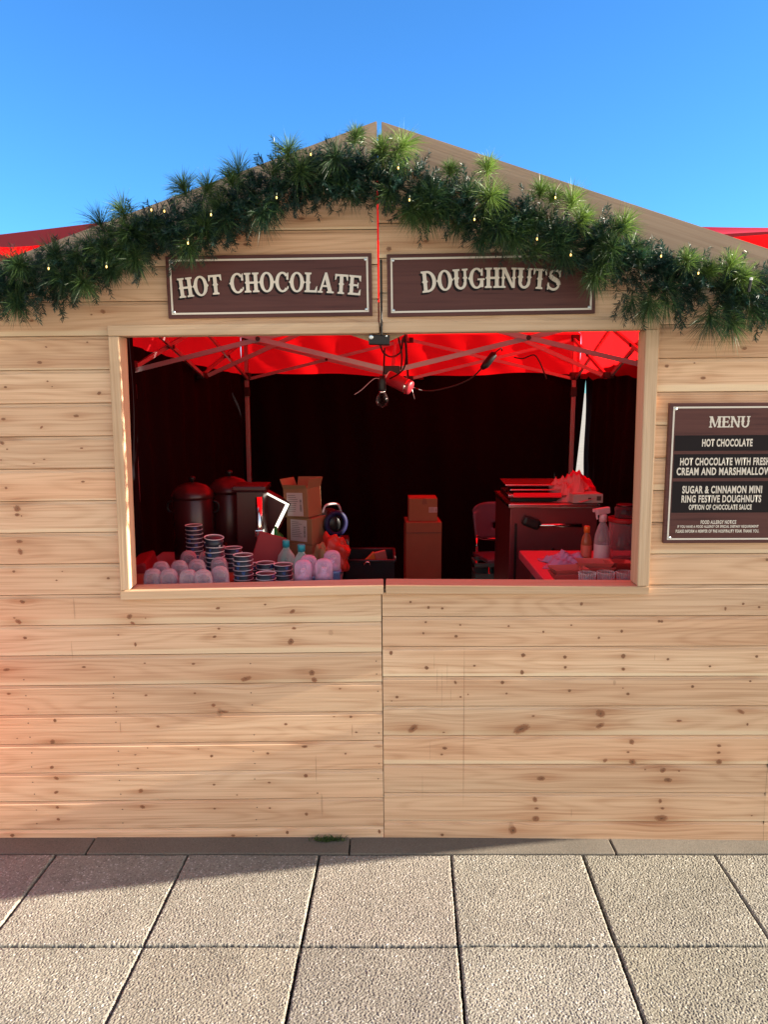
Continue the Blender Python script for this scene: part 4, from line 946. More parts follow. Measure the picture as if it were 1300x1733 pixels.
# urns
URN = mat('urn_enamel', (.05, .010, .012), .3, .2)
ur0 = None
def urn(loc_, label):
    r = thing('drinks_urn', label, 'urn', loc_, 0, 'tall drinks urns on the counter')
    bm = bmesh.new(); lathe(bm, [(.098, .04), (.10, .045), (.10, .30), (.096, .305)], n=32); obj('urn_body', bm, URN, r, True)
    bm = bmesh.new(); lathe(bm, [(.104, .303), (.104, .315), (.096, .335), (.07, .356), (.03, .368), (.004, .37)], n=32); l = obj('lid', bm, URN, r, True)
    bm = bmesh.new(); lathe(bm, [(.008, .368), (.008, .378), (.016, .384), (.016, .392), (.006, .396)], n=14); obj('lid_knob', bm, BLKP, l, True)
    bm = bmesh.new(); lathe(bm, [(.09, 0), (.092, .005), (.092, .038), (.1, .042)], n=32); obj('urn_base', bm, BLKP, r, True)
    bm = bmesh.new(); tube(bm, [(0, -.10, .075), (0, -.135, .075), (0, -.138, .055)], .008, 8); box(bm, (0, -.128, .092), (.01, .012, .03)); obj('tap', bm, CHROME, r)
    for sx in (-1, 1):
        bm = bmesh.new(); tube(bm, cr([(sx * .099, 0, .24), (sx * .125, 0, .25), (sx * .125, 0, .28), (sx * .099, 0, .29)], 4), .006, 6); obj('handle', bm, BLKP, r)
    return r
for (x, ty, Y, lab) in [(325, 806, 1.0, 'dark drinks urn on the left, behind the clear domes'), (388, 796, 1.12, 'dark drinks urn to the right, nearer the gazebo leg')]:
    p_ = P(x, ty, Y); p_ = (p_.x, Y, p_.z - .396)
    if ur0 is None: ur0 = urn((p_[0], Y, TZ), lab)
    else: dup(ur0, (p_[0], Y, TZ), lab)
for o in (ur0, [o for o in COL.objects if o.name.startswith('drinks_urn.')][0]):
    px_, ty_ = (325, 806) if o is ur0 else (388, 796)
    s_ = (P(px_, ty_, o.location.y).z - TZ) / .396; o.scale = (s_ * .86, s_ * .86, s_)
# drinks machine
p_ = P(434, 930, .85); dm = thing('drinks_machine', 'black drinks machine with chrome column and red drip tray', 'drinks machine', (p_.x, .85, TZ))
bm = bmesh.new(); box(bm, (-.02, .05, .19), (.12, .16, .38), bev=.006); obj('machine_body', bm, URN, dm)
bm = bmesh.new(); tube(bm, [(.025, -.055, .07), (.025, -.055, .36)], .0145, 14); box(bm, (.025, -.055, .20), (.036, .036, .03), bev=.004); box(bm, (.025, -.055, .10), (.034, .034, .02), bev=.003); obj('chrome_column', bm, CHROME, dm)
bm = bmesh.new(); box(bm, (.01, -.09, .10), (.11, .10, .02), bev=.008); obj('drip_tray', bm, mat('red_plastic', (.24, .004, .008), .6), dm)
bm = bmesh.new(); box(bm, (-.02, .04, .392), (.15, .18, .024), bev=.008); obj('top_cover', bm, URN, dm)
rb = tag(obj('red_board', (lambda b: (box(b, (0, 0, 0), (.12, .015, .30), (R(-14), R(16), 0), .006), b)[1])(bmesh.new()), bpy.data.materials['red_plastic']), 'red plastic board leaning in front of the drinks machine', 'board'); rb.location = P(453, 935, .62) - Vector((.02, 0, .07))
# tilted panel, its white edge glows to imitate sunlight
EDGEGLOW = mat('sunlit_edge_glow', (.85, .83, .75), .4, emit=(1, .95, .78), es=.42)
pc = P(490, 853, .95); fp = thing('framed_panel', 'dark square panel tilted on its corner with white edges made to glow as if sunlit', 'panel', pc)
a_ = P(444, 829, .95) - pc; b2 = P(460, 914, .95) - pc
bm = bmesh.new(); fq = [bm.verts.new(v) for v in (Vector(), a_, a_ + b2, b2)]; f = bm.faces.new(fq); r = bmesh.ops.extrude_face_region(bm, geom=[f]); bmesh.ops.translate(bm, verts=[v for v in r['geom'] if isinstance(v, bmesh.types.BMVert)], vec=(.012, .03, .004)); obj('panel_face', bm, URN, fp)
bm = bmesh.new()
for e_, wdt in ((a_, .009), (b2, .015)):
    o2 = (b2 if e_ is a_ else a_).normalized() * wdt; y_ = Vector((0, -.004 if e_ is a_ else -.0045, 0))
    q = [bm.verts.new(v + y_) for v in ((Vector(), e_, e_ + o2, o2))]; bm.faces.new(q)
obj('edge_glow', bm, EDGEGLOW, fp)
bm = bmesh.new(); tube(bm, [b2 + Vector((.01, .02, .02)), Vector((b2.x + .012, .03, TZ - pc.z))], .006, 8); box(bm, (b2.x + .012, .03, TZ - pc.z + .004), (.08, .06, .008)); obj('support_arm', bm, BLKP, fp)
GREEN = mat('green_film', (.02, .30, .07), .4, trans=((.03, .6, .12), .4))
bm = bmesh.new(); bmesh.ops.create_icosphere(bm, subdivisions=3, radius=.5)
for v in bm.verts: v.co = Vector((v.co.x * .07, v.co.y * .06, v.co.z * .30)) * (1 + .25 * math.sin(v.co.x * 9 + v.co.z * 7) * math.cos(v.co.y * 8))
gb = tag(obj('plastic_bag', bm, GREEN, None, True), 'bright green crumpled plastic bag below the white edged panel', 'bag'); gb.location = P(472, 930, .82) - Vector((0, 0, .06))

# cardboard boxes
def carton(label, c, s, rz, flaps=0, lab_=None, tilt=0, tape=False, rz2=None):
    r = thing('cardboard_box', label, 'cardboard box', c, rz); r.rotation_euler = (0, tilt, rz); a, b_, h_ = s
    bm = bmesh.new(); box(bm, (0, 0, h_ / 2), (a, b_, h_), bev=.003); obj('box_body', bm, CARD, r)
    if flaps:
        for (sx, sy) in ((-1, 0), (1, 0), (0, -1), (0, 1)):
            bm = bmesh.new(); w2 = (b_ if sx else a) * .96; ln = flaps * (1 if sx or sy > 0 else .4)
            p0 = Vector((sx * a / 2, sy * b_ / 2, h_)); p1 = p0 + Vector((sx * ln * .35, sy * ln * .35, ln)); u = Vector((0, w2 / 2, 0)) if sx else Vector((w2 / 2, 0, 0))
            bar(bm, p0, p1, w2, .003, up=(sx, sy, .2)); obj('flap', bm, CARD, r)
    if lab_:
        x0, x1, z0, z1 = lab_; bm = bmesh.new(); y = -b_ / 2 - .0008
        bm.faces.new([bm.verts.new(v) for v in ((x0 * a, y, z0 * h_), (x1 * a, y, z0 * h_), (x1 * a, y, z1 * h_), (x0 * a, y, z1 * h_))]); l = obj('label', bm, PAPER, r)
        bm = bmesh.new(); y -= .0006; X0, X1, Z0_, Z1 = x0 * a, x1 * a, z0 * h_, z1 * h_
        for k in range(9):
            zz = Z1 - (Z1 - Z0_) * (.12 + .085 * k); xr = X0 + (X1 - X0) * rng.uniform(.5, .72); hh = (Z1 - Z0_) * .018
            bm.faces.new([bm.verts.new(v) for v in ((X0 + (X1 - X0) * .08, y, zz), (xr, y, zz), (xr, y, zz + hh), (X0 + (X1 - X0) * .08, y, zz + hh))])
        for k in range(12):
            zz = Z0_ + (Z1 - Z0_) * (.2 + .045 * k); hh = (Z1 - Z0_) * rng.uniform(.012, .03)
            bm.faces.new([bm.verts.new(v) for v in ((X0 + (X1 - X0) * .8, y, zz), (X0 + (X1 - X0) * .93, y, zz), (X0 + (X1 - X0) * .93, y, zz + hh), (X0 + (X1 - X0) * .8, y, zz + hh))])
        obj('label_print', bm, INK, l)
    if tape:
        bm = bmesh.new(); y = -b_ / 2 - .0008
        bm.faces.new([bm.verts.new(v) for v in ((-.04 * a, y, h_ * .74), (.14 * a, y, h_ * .74), (.1 * a, y, h_), (-.02 * a, y, h_))]); obj('tape', bm, mat('brown_tape', (.16, .06, .03), .3), r)
    return r
def pxbox(x0, x1, yt, yb, Y):
    a, b_ = P(x0, yb, Y), P(x1, yt, Y); return (a.x + b_.x) / 2, b_.x - a.x, a.z, b_.z - a.z
x, wd_, z, ht_ = pxbox(489, 527, 876, 920, .95); carton('lower cardboard box of the labelled pair behind the teal bottles', (x + .025, 1.0, z), (wd_ + .035, .12, ht_), R(-28), 0, (-.34, .30, .1, .92))
carton('squat cardboard box at the bottom of the labelled box pair', (x + .02, 1.0, TZ), (wd_ + .03, .12, z - TZ - .001), R(-24))
x, wd_, z2, ht2 = pxbox(486, 522, 826, 875, .95); carton('upper cardboard box with open flap leaning back on the labelled pair', (x + .02, 1.0, z + ht_ + .001), (wd_ + .03, .12, ht2), R(-26), .042, (-.36, .30, .05, .85), -.05)
# tall box and small box in the middle
x, wd_, z, ht_ = pxbox(686, 747, 884, 985, 1.75); zt = z + ht_
carton('tall plain cardboard box standing in the middle of the stall', (x, 1.85, 0), (wd_, .2, zt), R(2), 0)
bm = bmesh.new(); box(bm, (.0, -.1015, zt * .93), (wd_ * .99, .002, .002)); 
obj('fold_line', bm, INK, [o for o in COL.objects if o.get('label', '').startswith('tall plain cardboard')][0])
x2, wd2, z2, ht2 = pxbox(692, 741, 844, 884, 1.75); carton('small taped cardboard box with white label on the tall box', (x2, 1.86, zt + .001), (wd2, .15, P(700, 844, 1.78).z - zt), R(1), 0, (.2, .8 * .62, .38, .62), 0, True)
# open side flap catching light on the tall box
# red plastic sacks and brown paper
SACK = mat('red_plastic_bag', (.55, .05, .03), .4, trans=((.7, .06, .03), .25))
def lump(name, label, cat, c, s, m, seed, amp=.22):
    bm = bmesh.new(); bmesh.ops.create_icosphere(bm, subdivisions=4, radius=.5); r_ = random.Random(seed); ph = [r_.uniform(0, 6) for _ in range(6)]
    for v in bm.verts:
        q = v.co.normalized(); k = 1 + amp * (math.sin(q.x * 5 + ph[0]) * math.sin(q.y * 6 + ph[1]) + .6 * math.sin(q.z * 9 + ph[2] + q.x * 4)) + amp * .3 * math.sin(q.x * 17 + ph[3]) * math.sin(q.z * 19 + ph[4])
        z_ = q.z * k * .5; v.co = Vector((q.x * k * s[0] / 2, q.y * k * s[1] / 2, max(z_, -.34) * s[2]))
    o = tag(obj(name, bm, m, None, True), label, cat); o.location = c; return o
def rest(p, up): tz_ = p.z + up; sz = (tz_ - TZ) / .84; return Vector((p.x, p.y, TZ + .34 * sz + .001)), sz
sk, skz = rest(P(566, 925, .9), .055); pb, pbz = rest(P(546, 944, .6), .05)
lump('plastic_bag', 'orange red crumpled plastic bag under the round fan', 'bag', sk, (.13, .12, skz), SACK, 3)
lump('paper_bag', 'crumpled brown paper bag behind the pump bottles', 'paper bag', pb, (.10, .09, pbz), CARD, 8, .18)
# fan / reel
fn = thing('cable_reel', 'round black cable reel with blue rim on the counter', 'cable reel', P(560, 884, 1.05)); fn.rotation_euler = (0, 0, R(35))
Mx = Matrix.Rotation(R(90), 4, 'X')
bm = bmesh.new(); lathe(bm, [(.066, -.02), (.066, -.014), (.035, -.012), (.035, .035), (.064, .037), (.064, .043)], n=28, M=Mx); obj('drum', bm, BLKP, fn, True)
bm = bmesh.new(); lathe(bm, [(.052, .044), (.062, .046), (.062, .052), (.052, .054), (.040, .053), (.040, .046)], n=28, M=Mx, cap=False); obj('blue_rim', bm, mat('blue_plastic', (.008, .008, .045), .5, spec=.2), fn, True)
bm = bmesh.new(); tube(bm, cr([(-.05, -.01, .05), (-.03, -.01, .085), (.03, -.01, .085), (.05, -.01, .05)], 5), .006, 8); obj('carry_handle', bm, ALU, fn)
bm = bmesh.new(); box(bm, (0, .01, -.075), (.1, .07, .012), bev=.003); obj('stand', bm, BLKP, fn)
rc = thing('storage_crate', 'black crate standing under the round cable reel', 'crate', (P(560, 884, 1.05).x, 1.08, 0)); zc = P(560, 884, 1.05).z - .081
bm = bmesh.new(); box(bm, (0, 0, zc / 2), (.16, .16, zc), bev=.006); obj('crate_body', bm, BLKP, rc)
bm = bmesh.new(); box(bm, (0, 0, zc - .02), (.166, .166, .02), bev=.003); obj('crate_rim', bm, BRACK, rc)
# black bin and orange packets
x, wd_, z, ht_ = pxbox(585, 668, 950, 985, .95); bn = thing('storage_bin', 'tall open black storage bin between the counter and the cartons', 'bin', (x, 1.1, 0)); zt2 = z + ht_
bm = bmesh.new(); 
for (cx, cy, sx, sy) in ((0, -.13, wd_, .006), (0, .13, wd_, .006), (-wd_ / 2 + .003, 0, .006, .254), (wd_ / 2 - .003, 0, .006, .254)): box(bm, (cx, cy, zt2 / 2), (sx, sy, zt2))
box(bm, (0, 0, .02), (wd_ - .014, .25, .02)); obj('bin_body', bm, BLKP, bn)
bm = bmesh.new()
for (a, b_) in (((-wd_ / 2, -.136), (wd_ / 2, -.136)), ((-wd_ / 2, .136), (wd_ / 2, .136)), ((-wd_ / 2, -.136), (-wd_ / 2, .136)), ((wd_ / 2, -.136), (wd_ / 2, .136))): tube(bm, [(*a, zt2), (*b_, zt2)], .007, 8)
obj('rim', bm, BRACK, bn)
bm = bmesh.new(); tube(bm, cr([(-.03, -.142, zt2 - .02), (-.02, -.148, zt2 - .005), (-.005, -.148, zt2 - .005), (0, -.142, zt2 - .02)], 4), .003, 6); obj('wire_clip', bm, CHROME, bn)
bm = bmesh.new(); box(bm, (0, 0, zt2 - .06), (wd_ - .03, .22, .006)); obj('inner_shelf', bm, BLKP, bn)
ORG = mat('orange_packet', (.60, .13, .02), .35)
for (x, y, rz, m, lab) in ((630, 948, .5, ORG, 'orange packet sticking up from the black storage bin'), (645, 944, -.5, mat('pink_packet', (.42, .10, .08), .4), 'dull red packet sticking up beside the orange packet')):
    bm = bmesh.new(); box(bm, (0, 0, 0), (.055, .02, .07), (0, rz + .3, .2), .004)
    for v in bm.verts: v.co.y += .006 * math.sin(v.co.x * 90 + v.co.z * 70)
    pk_ = tag(obj('food_packet', bm, m), lab, 'packet'); pk_.location = P(x, y, 1.1)

# chair
ch = thing('plastic_chair', 'dark grey plastic chair with steel legs in front of the back curtain', 'chair', (P(826, 900, 2.75).x + .135, 2.72, 0), R(8))
CH = mat('grey_chair_plastic', (.10, .20, .27), .42, noise=.1); zt_ = P(820, 857, 2.72).z; zb_ = P(820, 918, 2.72).z
V = []; Fc = []; nx, nz = 16, 12
for j in range(nz + 1):
    for i in range(nx + 1):
        u = i / nx * 2 - 1; t = j / nz; wdt = .205 * (1 - .10 * (1 - t)) * (1 if t < .85 else 1 - .12 * ((t - .85) / .15) ** 2)
        zz = zb_ + (zt_ - zb_) * t - .03 * (abs(u) ** 4) * (1 if t > .8 else 0); V.append((u * wdt, .20 - .05 * u * u + .05 * t + .02 * (1 - t) * 0, zz))
for j in range(nz):
    for i in range(nx):
        if 6 <= i <= 10 and 3 <= j <= 4: continue
        k = j * (nx + 1) + i; Fc.append((k, k + 1, k + nx + 2, k + nx + 1))
bk_ = raw('backrest', V, Fc, CH, ch, True); mo = bk_.modifiers.new('s', 'SOLIDIFY'); mo.thickness = .012
bm = bmesh.new(); box(bm, (0, 0, zb_ - .10), (.40, .40, .03), (R(-4), 0, 0), .012); obj('seat', bm, CH, ch)
bm = bmesh.new(); tube(bm, cr([(-.185, .155, zb_ + .02), (-.12, .185, zb_ - .005), (0, .20, zb_ - .012), (.12, .185, zb_ - .005), (.185, .155, zb_ + .02)], 4), .009, 8); tube(bm, [(-.18, .16, zb_ + .01), (-.18, .14, zb_ - .1)], .009, 8); tube(bm, [(.18, .16, zb_ + .01), (.18, .14, zb_ - .1)], .009, 8); obj('back_frame', bm, CHROME, ch)
for sx in (-1, 1):
    for sy in (-1, 1):
        bm = bmesh.new(); tube(bm, [(sx * .17, sy * .16, zb_ - .11), (sx * .20, sy * .20, 0)], .010, 8); obj('leg', bm, CHROME, ch)
# teal crate
TC = mat('teal_crate', (.04, .30, .27), .4); x, wd_, z, ht_ = pxbox(806, 852, 956, 985, 2.45)
tcx = thing('storage_crate', 'small teal open storage crate on the floor by the chair legs', 'crate', (x, 2.6, 0)); zt3 = z + ht_
bm = bmesh.new()
for (cx, cy, sx, sy) in ((0, -.1, wd_, .005), (0, .1, wd_, .005), (-wd_ / 2, 0, .005, .2), (wd_ / 2, 0, .005, .2)):
    box(bm, (cx, cy, zt3 - .012), (sx + .006, sy + .006, .024)); box(bm, (cx, cy, zt3 * .42), (sx, sy, zt3 * .84))
box(bm, (0, 0, .015), (wd_, .2, .01)); obj('crate_body', bm, TC, tcx)

# fryer
FYM = mat('dark_steel', (.22, .07, .08), .34, .7, noise=.06)
fx0, fx1 = P(864, 900, 1.3).x, P(1012, 900, 1.3).x; fz = P(900, 853, 1.3).z
fy = thing('doughnut_fryer', 'large steel doughnut fryer with open lid and front rail', 'fryer', ((fx0 + fx1) / 2, 1.58, 0)); fw = fx1 - fx0
bm = bmesh.new(); box(bm, (0, 0, fz / 2 + .03), (fw, .52, fz - .06), bev=.006); obj('cabinet', bm, FYM, fy)
bm = bmesh.new(); box(bm, (0, 0, fz - .012), (fw + .02, .55, .02), bev=.004); obj('worktop', bm, STEEL, fy)
for (zz, th, dx, yy) in ((fz + .034, .014, -.0, -.2), (fz + .058, .006, .02, -.14), (fz + .078, .008, .0, -.10)):
    bm = bmesh.new(); box(bm, (dx - .02, yy + .1, zz), (fw * .92, .20, th), (R(3), 0, 0), .003); obj('lid_tray', bm, STEEL, fy)
bm = bmesh.new(); box(bm, (-fw * .17, -.205, fz + .034), (fw * .56, .012, .026), (R(-25), 0, 0), .005); obj('lid_reflection', bm, mat('red_reflection', (.75, .012, .03), .3), fy)  # strip coloured red as the canopy's reflection on the lid edge
bm = bmesh.new(); box(bm, (-.03, .0, fz + .012), (fw * .8, .36, .03), bev=.004); obj('fryer_tank', bm, BLKP, fy)
bm = bmesh.new(); zr = P(930, 888, 1.3).z; tube(bm, [(-fw * .26, -.30, zr), (fw * .30, -.30, zr)], .010, 10); tube(bm, [(-fw * .2, -.26, zr), (-fw * .2, -.30, zr)], .008, 8); tube(bm, [(fw * .25, -.26, zr), (fw * .25, -.30, zr)], .008, 8); obj('front_rail', bm, STEEL, fy)
bm = bmesh.new(); box(bm, (-fw * .27, -.29, zr + .012), (.09, .05, .05), (0, R(20), 0), .015); obj('rail_grip', bm, BLKP, fy)
bm = bmesh.new(); lathe(bm, [(.008, 0), (.008, .012), (.004, .016)], (.0, -.262, zr - .13), 12, Mx); obj('door_knob', bm, BLKP, fy)
bm = bmesh.new(); box(bm, (-fw / 2 + .03, -.264, fz * .5), (.012, .008, fz * .8)); obj('door_seam', bm, BLKP, fy)
for sx in (-1, 1):
    for sy in (-1, 1):
        bm = bmesh.new(); lathe(bm, [(.02, 0), (.02, .05), (.03, .062)], (sx * (fw / 2 - .05), sy * .2, 0), 12); obj('foot', bm, BLKP, fy)
# cloth, papers and box on the fryer
def cloth(name, label, cat, c, s, m, seed, hgt=.05, n=36):
    r_ = np.random.default_rng(seed); V = []; Fc = []; ph = r_.uniform(0, 6, 8); kf = r_.uniform(1.6, 3.6, 8)
    for j in range(n + 1):
        for i in range(n + 1):
            u, v = i / n * 2 - 1, j / n * 2 - 1; rr = math.hypot(u, v); hgt_ = max(0, 1 - rr * rr)
            z = hgt * hgt_ ** .6 * (.74 + .26 * math.sin(u * kf[0] + ph[0] + 1.5 * v) * math.sin(v * kf[1] + ph[1])) + .42 * hgt * hgt_ ** .4 * (.6 - abs(math.sin(u * kf[2] * 1.7 + v * kf[3] * 1.3 + ph[2] + 1.1 * math.sin(v * 3.1 + ph[5])))) + .2 * hgt * hgt_ ** .4 * (.6 - abs(math.sin(u * kf[4] * 2.6 - v * kf[6] * 2.9 + ph[6] + math.sin(u * 4 + ph[7]))))
            an = math.atan2(v, u); ww = 1 + .16 * math.sin(3 * an + ph[3]) + .1 * math.sin(5 * an + ph[4])
            V.append((u * s[0] / 2 * ww, v * s[1] / 2 * ww, max(z, 0) + .002 + .002 * (1 - rr if rr < 1 else 0)))
    for j in range(n):
        for i in range(n): k = j * (n + 1) + i; Fc.append((k, k + 1, k + n + 2, k + n + 1))
    o = tag(raw(name, V, Fc, m, None, True), label, cat); o.location = c; mo = o.modifiers.new('s', 'SOLIDIFY'); mo.thickness = .002; return o
PINKP = mat('pink_paper', (.50, .20, .22), .7); LIL = mat('lilac_cloth', (.36, .26, .44), .8, bump=.3, bscale=300)
x, wd_, z, ht_ = pxbox(965, 1017, 848, 861, 1.35); 
bx = thing('packaging_box', 'flat white packaging box on top of the fryer', 'box', (x, 1.38, fz)); 
bm = bmesh.new(); box(bm, (0, 0, ht_ / 2 + .005), (wd_, .12, ht_ + .006), (0, 0, R(4)), .002); obj('box_body', bm, PAPER, bx)
bm = bmesh.new(); box(bm, (wd_ * .38, -.0615, ht_ / 2 + .006), (wd_ * .14, .002, ht_ * .55), (0, 0, R(4))); box(bm, (wd_ * .08, -.0615, ht_ / 2 + .003), (wd_ * .1, .002, ht_ * .35), (0, 0, R(4))); obj('print', bm, INK, bx)
c0 = P(968, 848, 1.42); cloth('paper_wrap', 'crumpled pink paper wrap heaped on the fryer lid', 'paper', (c0.x, 1.46, c0.z), (.22, .18), PINKP, 11, .13)
c0 = P(984, 846, 1.36); bm = bmesh.new(); box(bm, (0, 0, 0), (.12, .1, .003), (0, R(-12), R(20))); 
o = tag(obj('paper_sheet', bm, PINKP), 'stiff pink paper sheet poking out over the white box', 'paper'); o.location = c0 + Vector((.02, 0, .008))
c0 = P(988, 846, 1.4); cloth('cloth', 'red cloth bunched into a peak behind the white box on the fryer', 'cloth', (c0.x, 1.56, fz + .03), (.20, .16), mat('red_cloth', (.6, .02, .07), .8), 23, .095)
# things on the right table
c0 = P(950, 950, .7); cloth('cloth', 'lilac grey cleaning cloth crumpled on the right table', 'cloth', (P(955, 948, .75).x, .72, TR + .001), (.20, .17), LIL, 5, .045)
TRAYM = mat('red_paper_tray', (.50, .10, .08), .6)
tr0 = None
def tray(loc_, label, rz):
    r = thing('food_tray', label, 'food tray', loc_, rz, 'paper food trays on the right table')
    V = [(-.05, -.03, 0), (.05, -.03, 0), (.05, .03, 0), (-.05, .03, 0), (-.068, -.045, .03), (.068, -.045, .03), (.068, .045, .03), (-.068, .045, .03)]
    raw('tray_base', V[:4], [(0, 1, 2, 3)], TRAYM, r); Fc = [(0, 1, 5, 4), (1, 2, 6, 5), (2, 3, 7, 6), (3, 0, 4, 7)]
    o = raw('tray_side', V, Fc, TRAYM, r); mo = o.modifiers.new('s', 'SOLIDIFY'); mo.thickness = .0015
    return r
spots = [(962, 968, .34, 'front left food tray, bottom of its stack', .1), (962, 960, .34, 'front left food tray, top of its stack', .16), (1008, 966, .40, 'middle food tray, bottom of its stack', -.05), (1008, 957, .40, 'middle food tray, second in its stack', .03), (1006, 949, .40, 'middle food tray, top of the stack below the spray bottle', -.1), (1048, 962, .42, 'right food tray against the jamb, lower one', .3), (1050, 950, .44, 'right food tray against the jamb, upper one tilted', .5)]
for (x, y, Y, lab, rz) in spots:
    p_ = P(x, y, Y); z = max(TR + .001, p_.z - .03)
    if tr0 is None: tr0 = tray((p_.x, Y, z), lab, rz)
    else: dup(tr0, (p_.x, Y, z), lab, None, (0, .12 if 'tilted' in lab else 0, rz))
# clear plastic tumblers in sleeves at the sill
TUM = clear('clear_tumbler', (.95, .88, .9), .12, (.75, .68, .7), .1)
tu0 = None
for (x, y, Y, lab) in [(994, 977, .15, 'short clear ribbed tumbler, leftmost by the sill'), (1026, 968, .16, 'tall clear ribbed tumbler in the middle by the sill'), (1058, 971, .16, 'clear ribbed tumbler in the right corner of the hatch')]:
    p_ = P(x, y, Y)
    if tu0 is None:
        tu0 = thing('tumbler', lab, 'tumbler', (p_.x, Y, TR + .001), 0, 'clear ribbed tumblers by the sill')
        bm = bmesh.new(); n = 48; rings = []
        for (rr, z) in ((.024, 0), (.030, .086), (.031, .09)):
            rings.append([bm.verts.new(((rr + (.0012 if i % 2 else -.0012)) * math.cos(6.2832 * i / n), (rr + (.0012 if i % 2 else -.0012)) * math.sin(6.2832 * i / n), z)) for i in range(n)])
        for a, b_ in zip(rings, rings[1:]):
            for i in range(n): bm.faces.new((a[i], a[(i + 1) % n], b_[(i + 1) % n], b_[i]))
        bm.faces.new(rings[0]); obj('tumbler_wall', bm, TUM, tu0)
        bm = bmesh.new(); lathe(bm, [(.0305, .088), (.0325, .089), (.0325, .092), (.0305, .093)], n=32, cap=False); obj('tumbler_rim', bm, TUM, tu0, True)
    else: dup(tu0, (p_.x, Y, TR + .001), lab)
# orange bottle
p_ = P(994, 890, .72); ob = thing('sauce_bottle', 'small orange sauce bottle with orange cap beside the spray bottle', 'bottle', (p_.x, .72, TR)); hh = p_.z - TR
bm = bmesh.new(); lathe(bm, [(.021, 0), (.023, .004), (.023, hh * .55), (.019, hh * .7), (.011, hh * .8), (.011, hh * .84)], n=18); obj('bottle_body', bm, clear('amber_bottle', (.8, .4, .3), .45, (.5, .16, .08), .12), ob, True)
bm = bmesh.new(); lathe(bm, [(.0135, hh * .83), (.0135, hh * .98), (.011, hh)], n=16); obj('cap', bm, ORG, ob)
bm = bmesh.new(); lathe(bm, [(.0236, hh * .2), (.0236, hh * .5)], n=18, cap=False); obj('label', bm, mat('red_label', (.5, .12, .08), .5), ob, True)
# spray bottle
p_ = P(1022, 857, .62); sb = thing('spray_bottle', 'clear spray bottle with pink trigger head on the right table', 'spray bottle', (p_.x, .62, TR), R(15)); hh = p_.z - TR
bm = bmesh.new(); lathe(bm, [(.030, 0), (.033, .005), (.033, hh * .45), (.030, hh * .55), (.020, hh * .68), (.013, hh * .74), (.013, hh * .78)], n=20); obj('bottle_body', bm, clear('spray_plastic', (.85, .75, .8), .25, (.6, .45, .5), .12), sb, True)
PT = mat('pink_trigger', (.62, .34, .38), .4)
bm = bmesh.new(); lathe(bm, [(.0165, hh * .76), (.0165, hh * .86), (.012, hh * .88)], n=16); box(bm, (-.004, 0, hh * .93), (.062, .022, .028), (0, R(-6), 0), .006); box(bm, (-.040, 0, hh * .94), (.016, .014, .014), None, .003); obj('trigger_head', bm, PT, sb)
bm = bmesh.new(); tube(bm, cr([(-.016, 0, hh * .9), (-.030, 0, hh * .86), (-.026, 0, hh * .80)], 4), .0045, 8); obj('trigger', bm, PT, sb)
bm = bmesh.new(); lathe(bm, [(.0335, hh * .1), (.0335, hh * .4)], n=20, cap=False); obj('label', bm, mat('pale_label', (.5, .38, .42), .5), sb, True)
# clear tub with red lid
p_ = P(1056, 878, .82); tu = thing('storage_tub', 'large clear tub with red lid in the right corner of the hatch', 'tub', (p_.x + .005, .82, TR)); hh = p_.z - TR
bm = bmesh.new(); lathe(bm, [(.058, 0), (.06, .005), (.068, hh)], n=28); obj('tub_body', bm, clear('tub_plastic', (.8, .7, .72), .2, (.45, .3, .33), .15), tu, True)
bm = bmesh.new(); lathe(bm, [(.071, hh - .012), (.072, hh - .01), (.072, hh + .006), (.066, hh + .008), (.064, hh + .003), (.001, hh + .003)], n=28); obj('tub_lid', bm, bpy.data.materials['red_plastic'], tu, True)
p2 = (p_.x + .01, .83, TR + hh + .004); tj = thing('jar', 'dim glass jar standing on the red lid of the tub', 'jar', p2)
bm = bmesh.new(); lathe(bm, [(.045, 0), (.047, .003), (.047, .045), (.04, .05)], n=22); obj('jar_body', bm, clear('jar_glass', (.6, .45, .45), .2, (.2, .1, .12), .1), tj, True)
bm = bmesh.new(); lathe(bm, [(.041, .05), (.041, .058), (.038, .06)], n=22); obj('jar_lid', bm, URN, tj)
# leaning red sign board at far left
o = tag(obj('red_crate', (lambda b: (box(b, (0, 0, 0), (.07, .26, .24), (0, R(-14), R(8)), .01), b)[1])(bmesh.new()), bpy.data.materials['red_plastic']), 'red plastic crate in the left corner behind the clear domes', 'crate'); o.location = (P(252, 962, .55).x - .02, .62, P(252, 962, .62).z - .07)

# ---------------------------------------------------------------- fittings hanging at the hatch head
jb = thing('junction_box', 'small black junction box screwed under the middle of the hatch head', 'junction box', P(642, 575, -.03))
bm = bmesh.new(); box(bm, (0, .03, 0), (.068, .05, .030), (0, R(2), 0), .003); obj('box_body', bm, BLKP, jb)
for (x, z, r_) in ((-.026, .008, .0075), (.022, .011, .003)):
    bm = bmesh.new(); lathe(bm, [(r_, 0), (r_, .002), (r_ * .5, .003), (.0003, .003)], (x, .0045, z), 14, Mx); obj('screw', bm, SCREW, jb)
cb = thing('power_cable', 'black power cable looping from the junction box to the truss', 'cable')
bm = bmesh.new()
for pts in ([(645, 440, -.003), (645.5, 500, -.004), (646, 545, -.03), (646, 568, -.03)], [(644, 585, .02), (650, 598, .1), (663, 604, .2), (678, 596, .25), (682, 572, .2)], [(684, 570, .25), (688, 595, .4), (685, 620, .5), (676, 632, .6), (660, 641, .7)], [(651, 590, .2), (650, 615, .4), (649, 640, .6)], [(674, 570, .3), (680, 600, .5), (679, 625, .7)]):
    tube(bm, cr([P(*p) for p in pts], 6), .0032, 6)
obj('cable_run', bm, BLKP, cb)
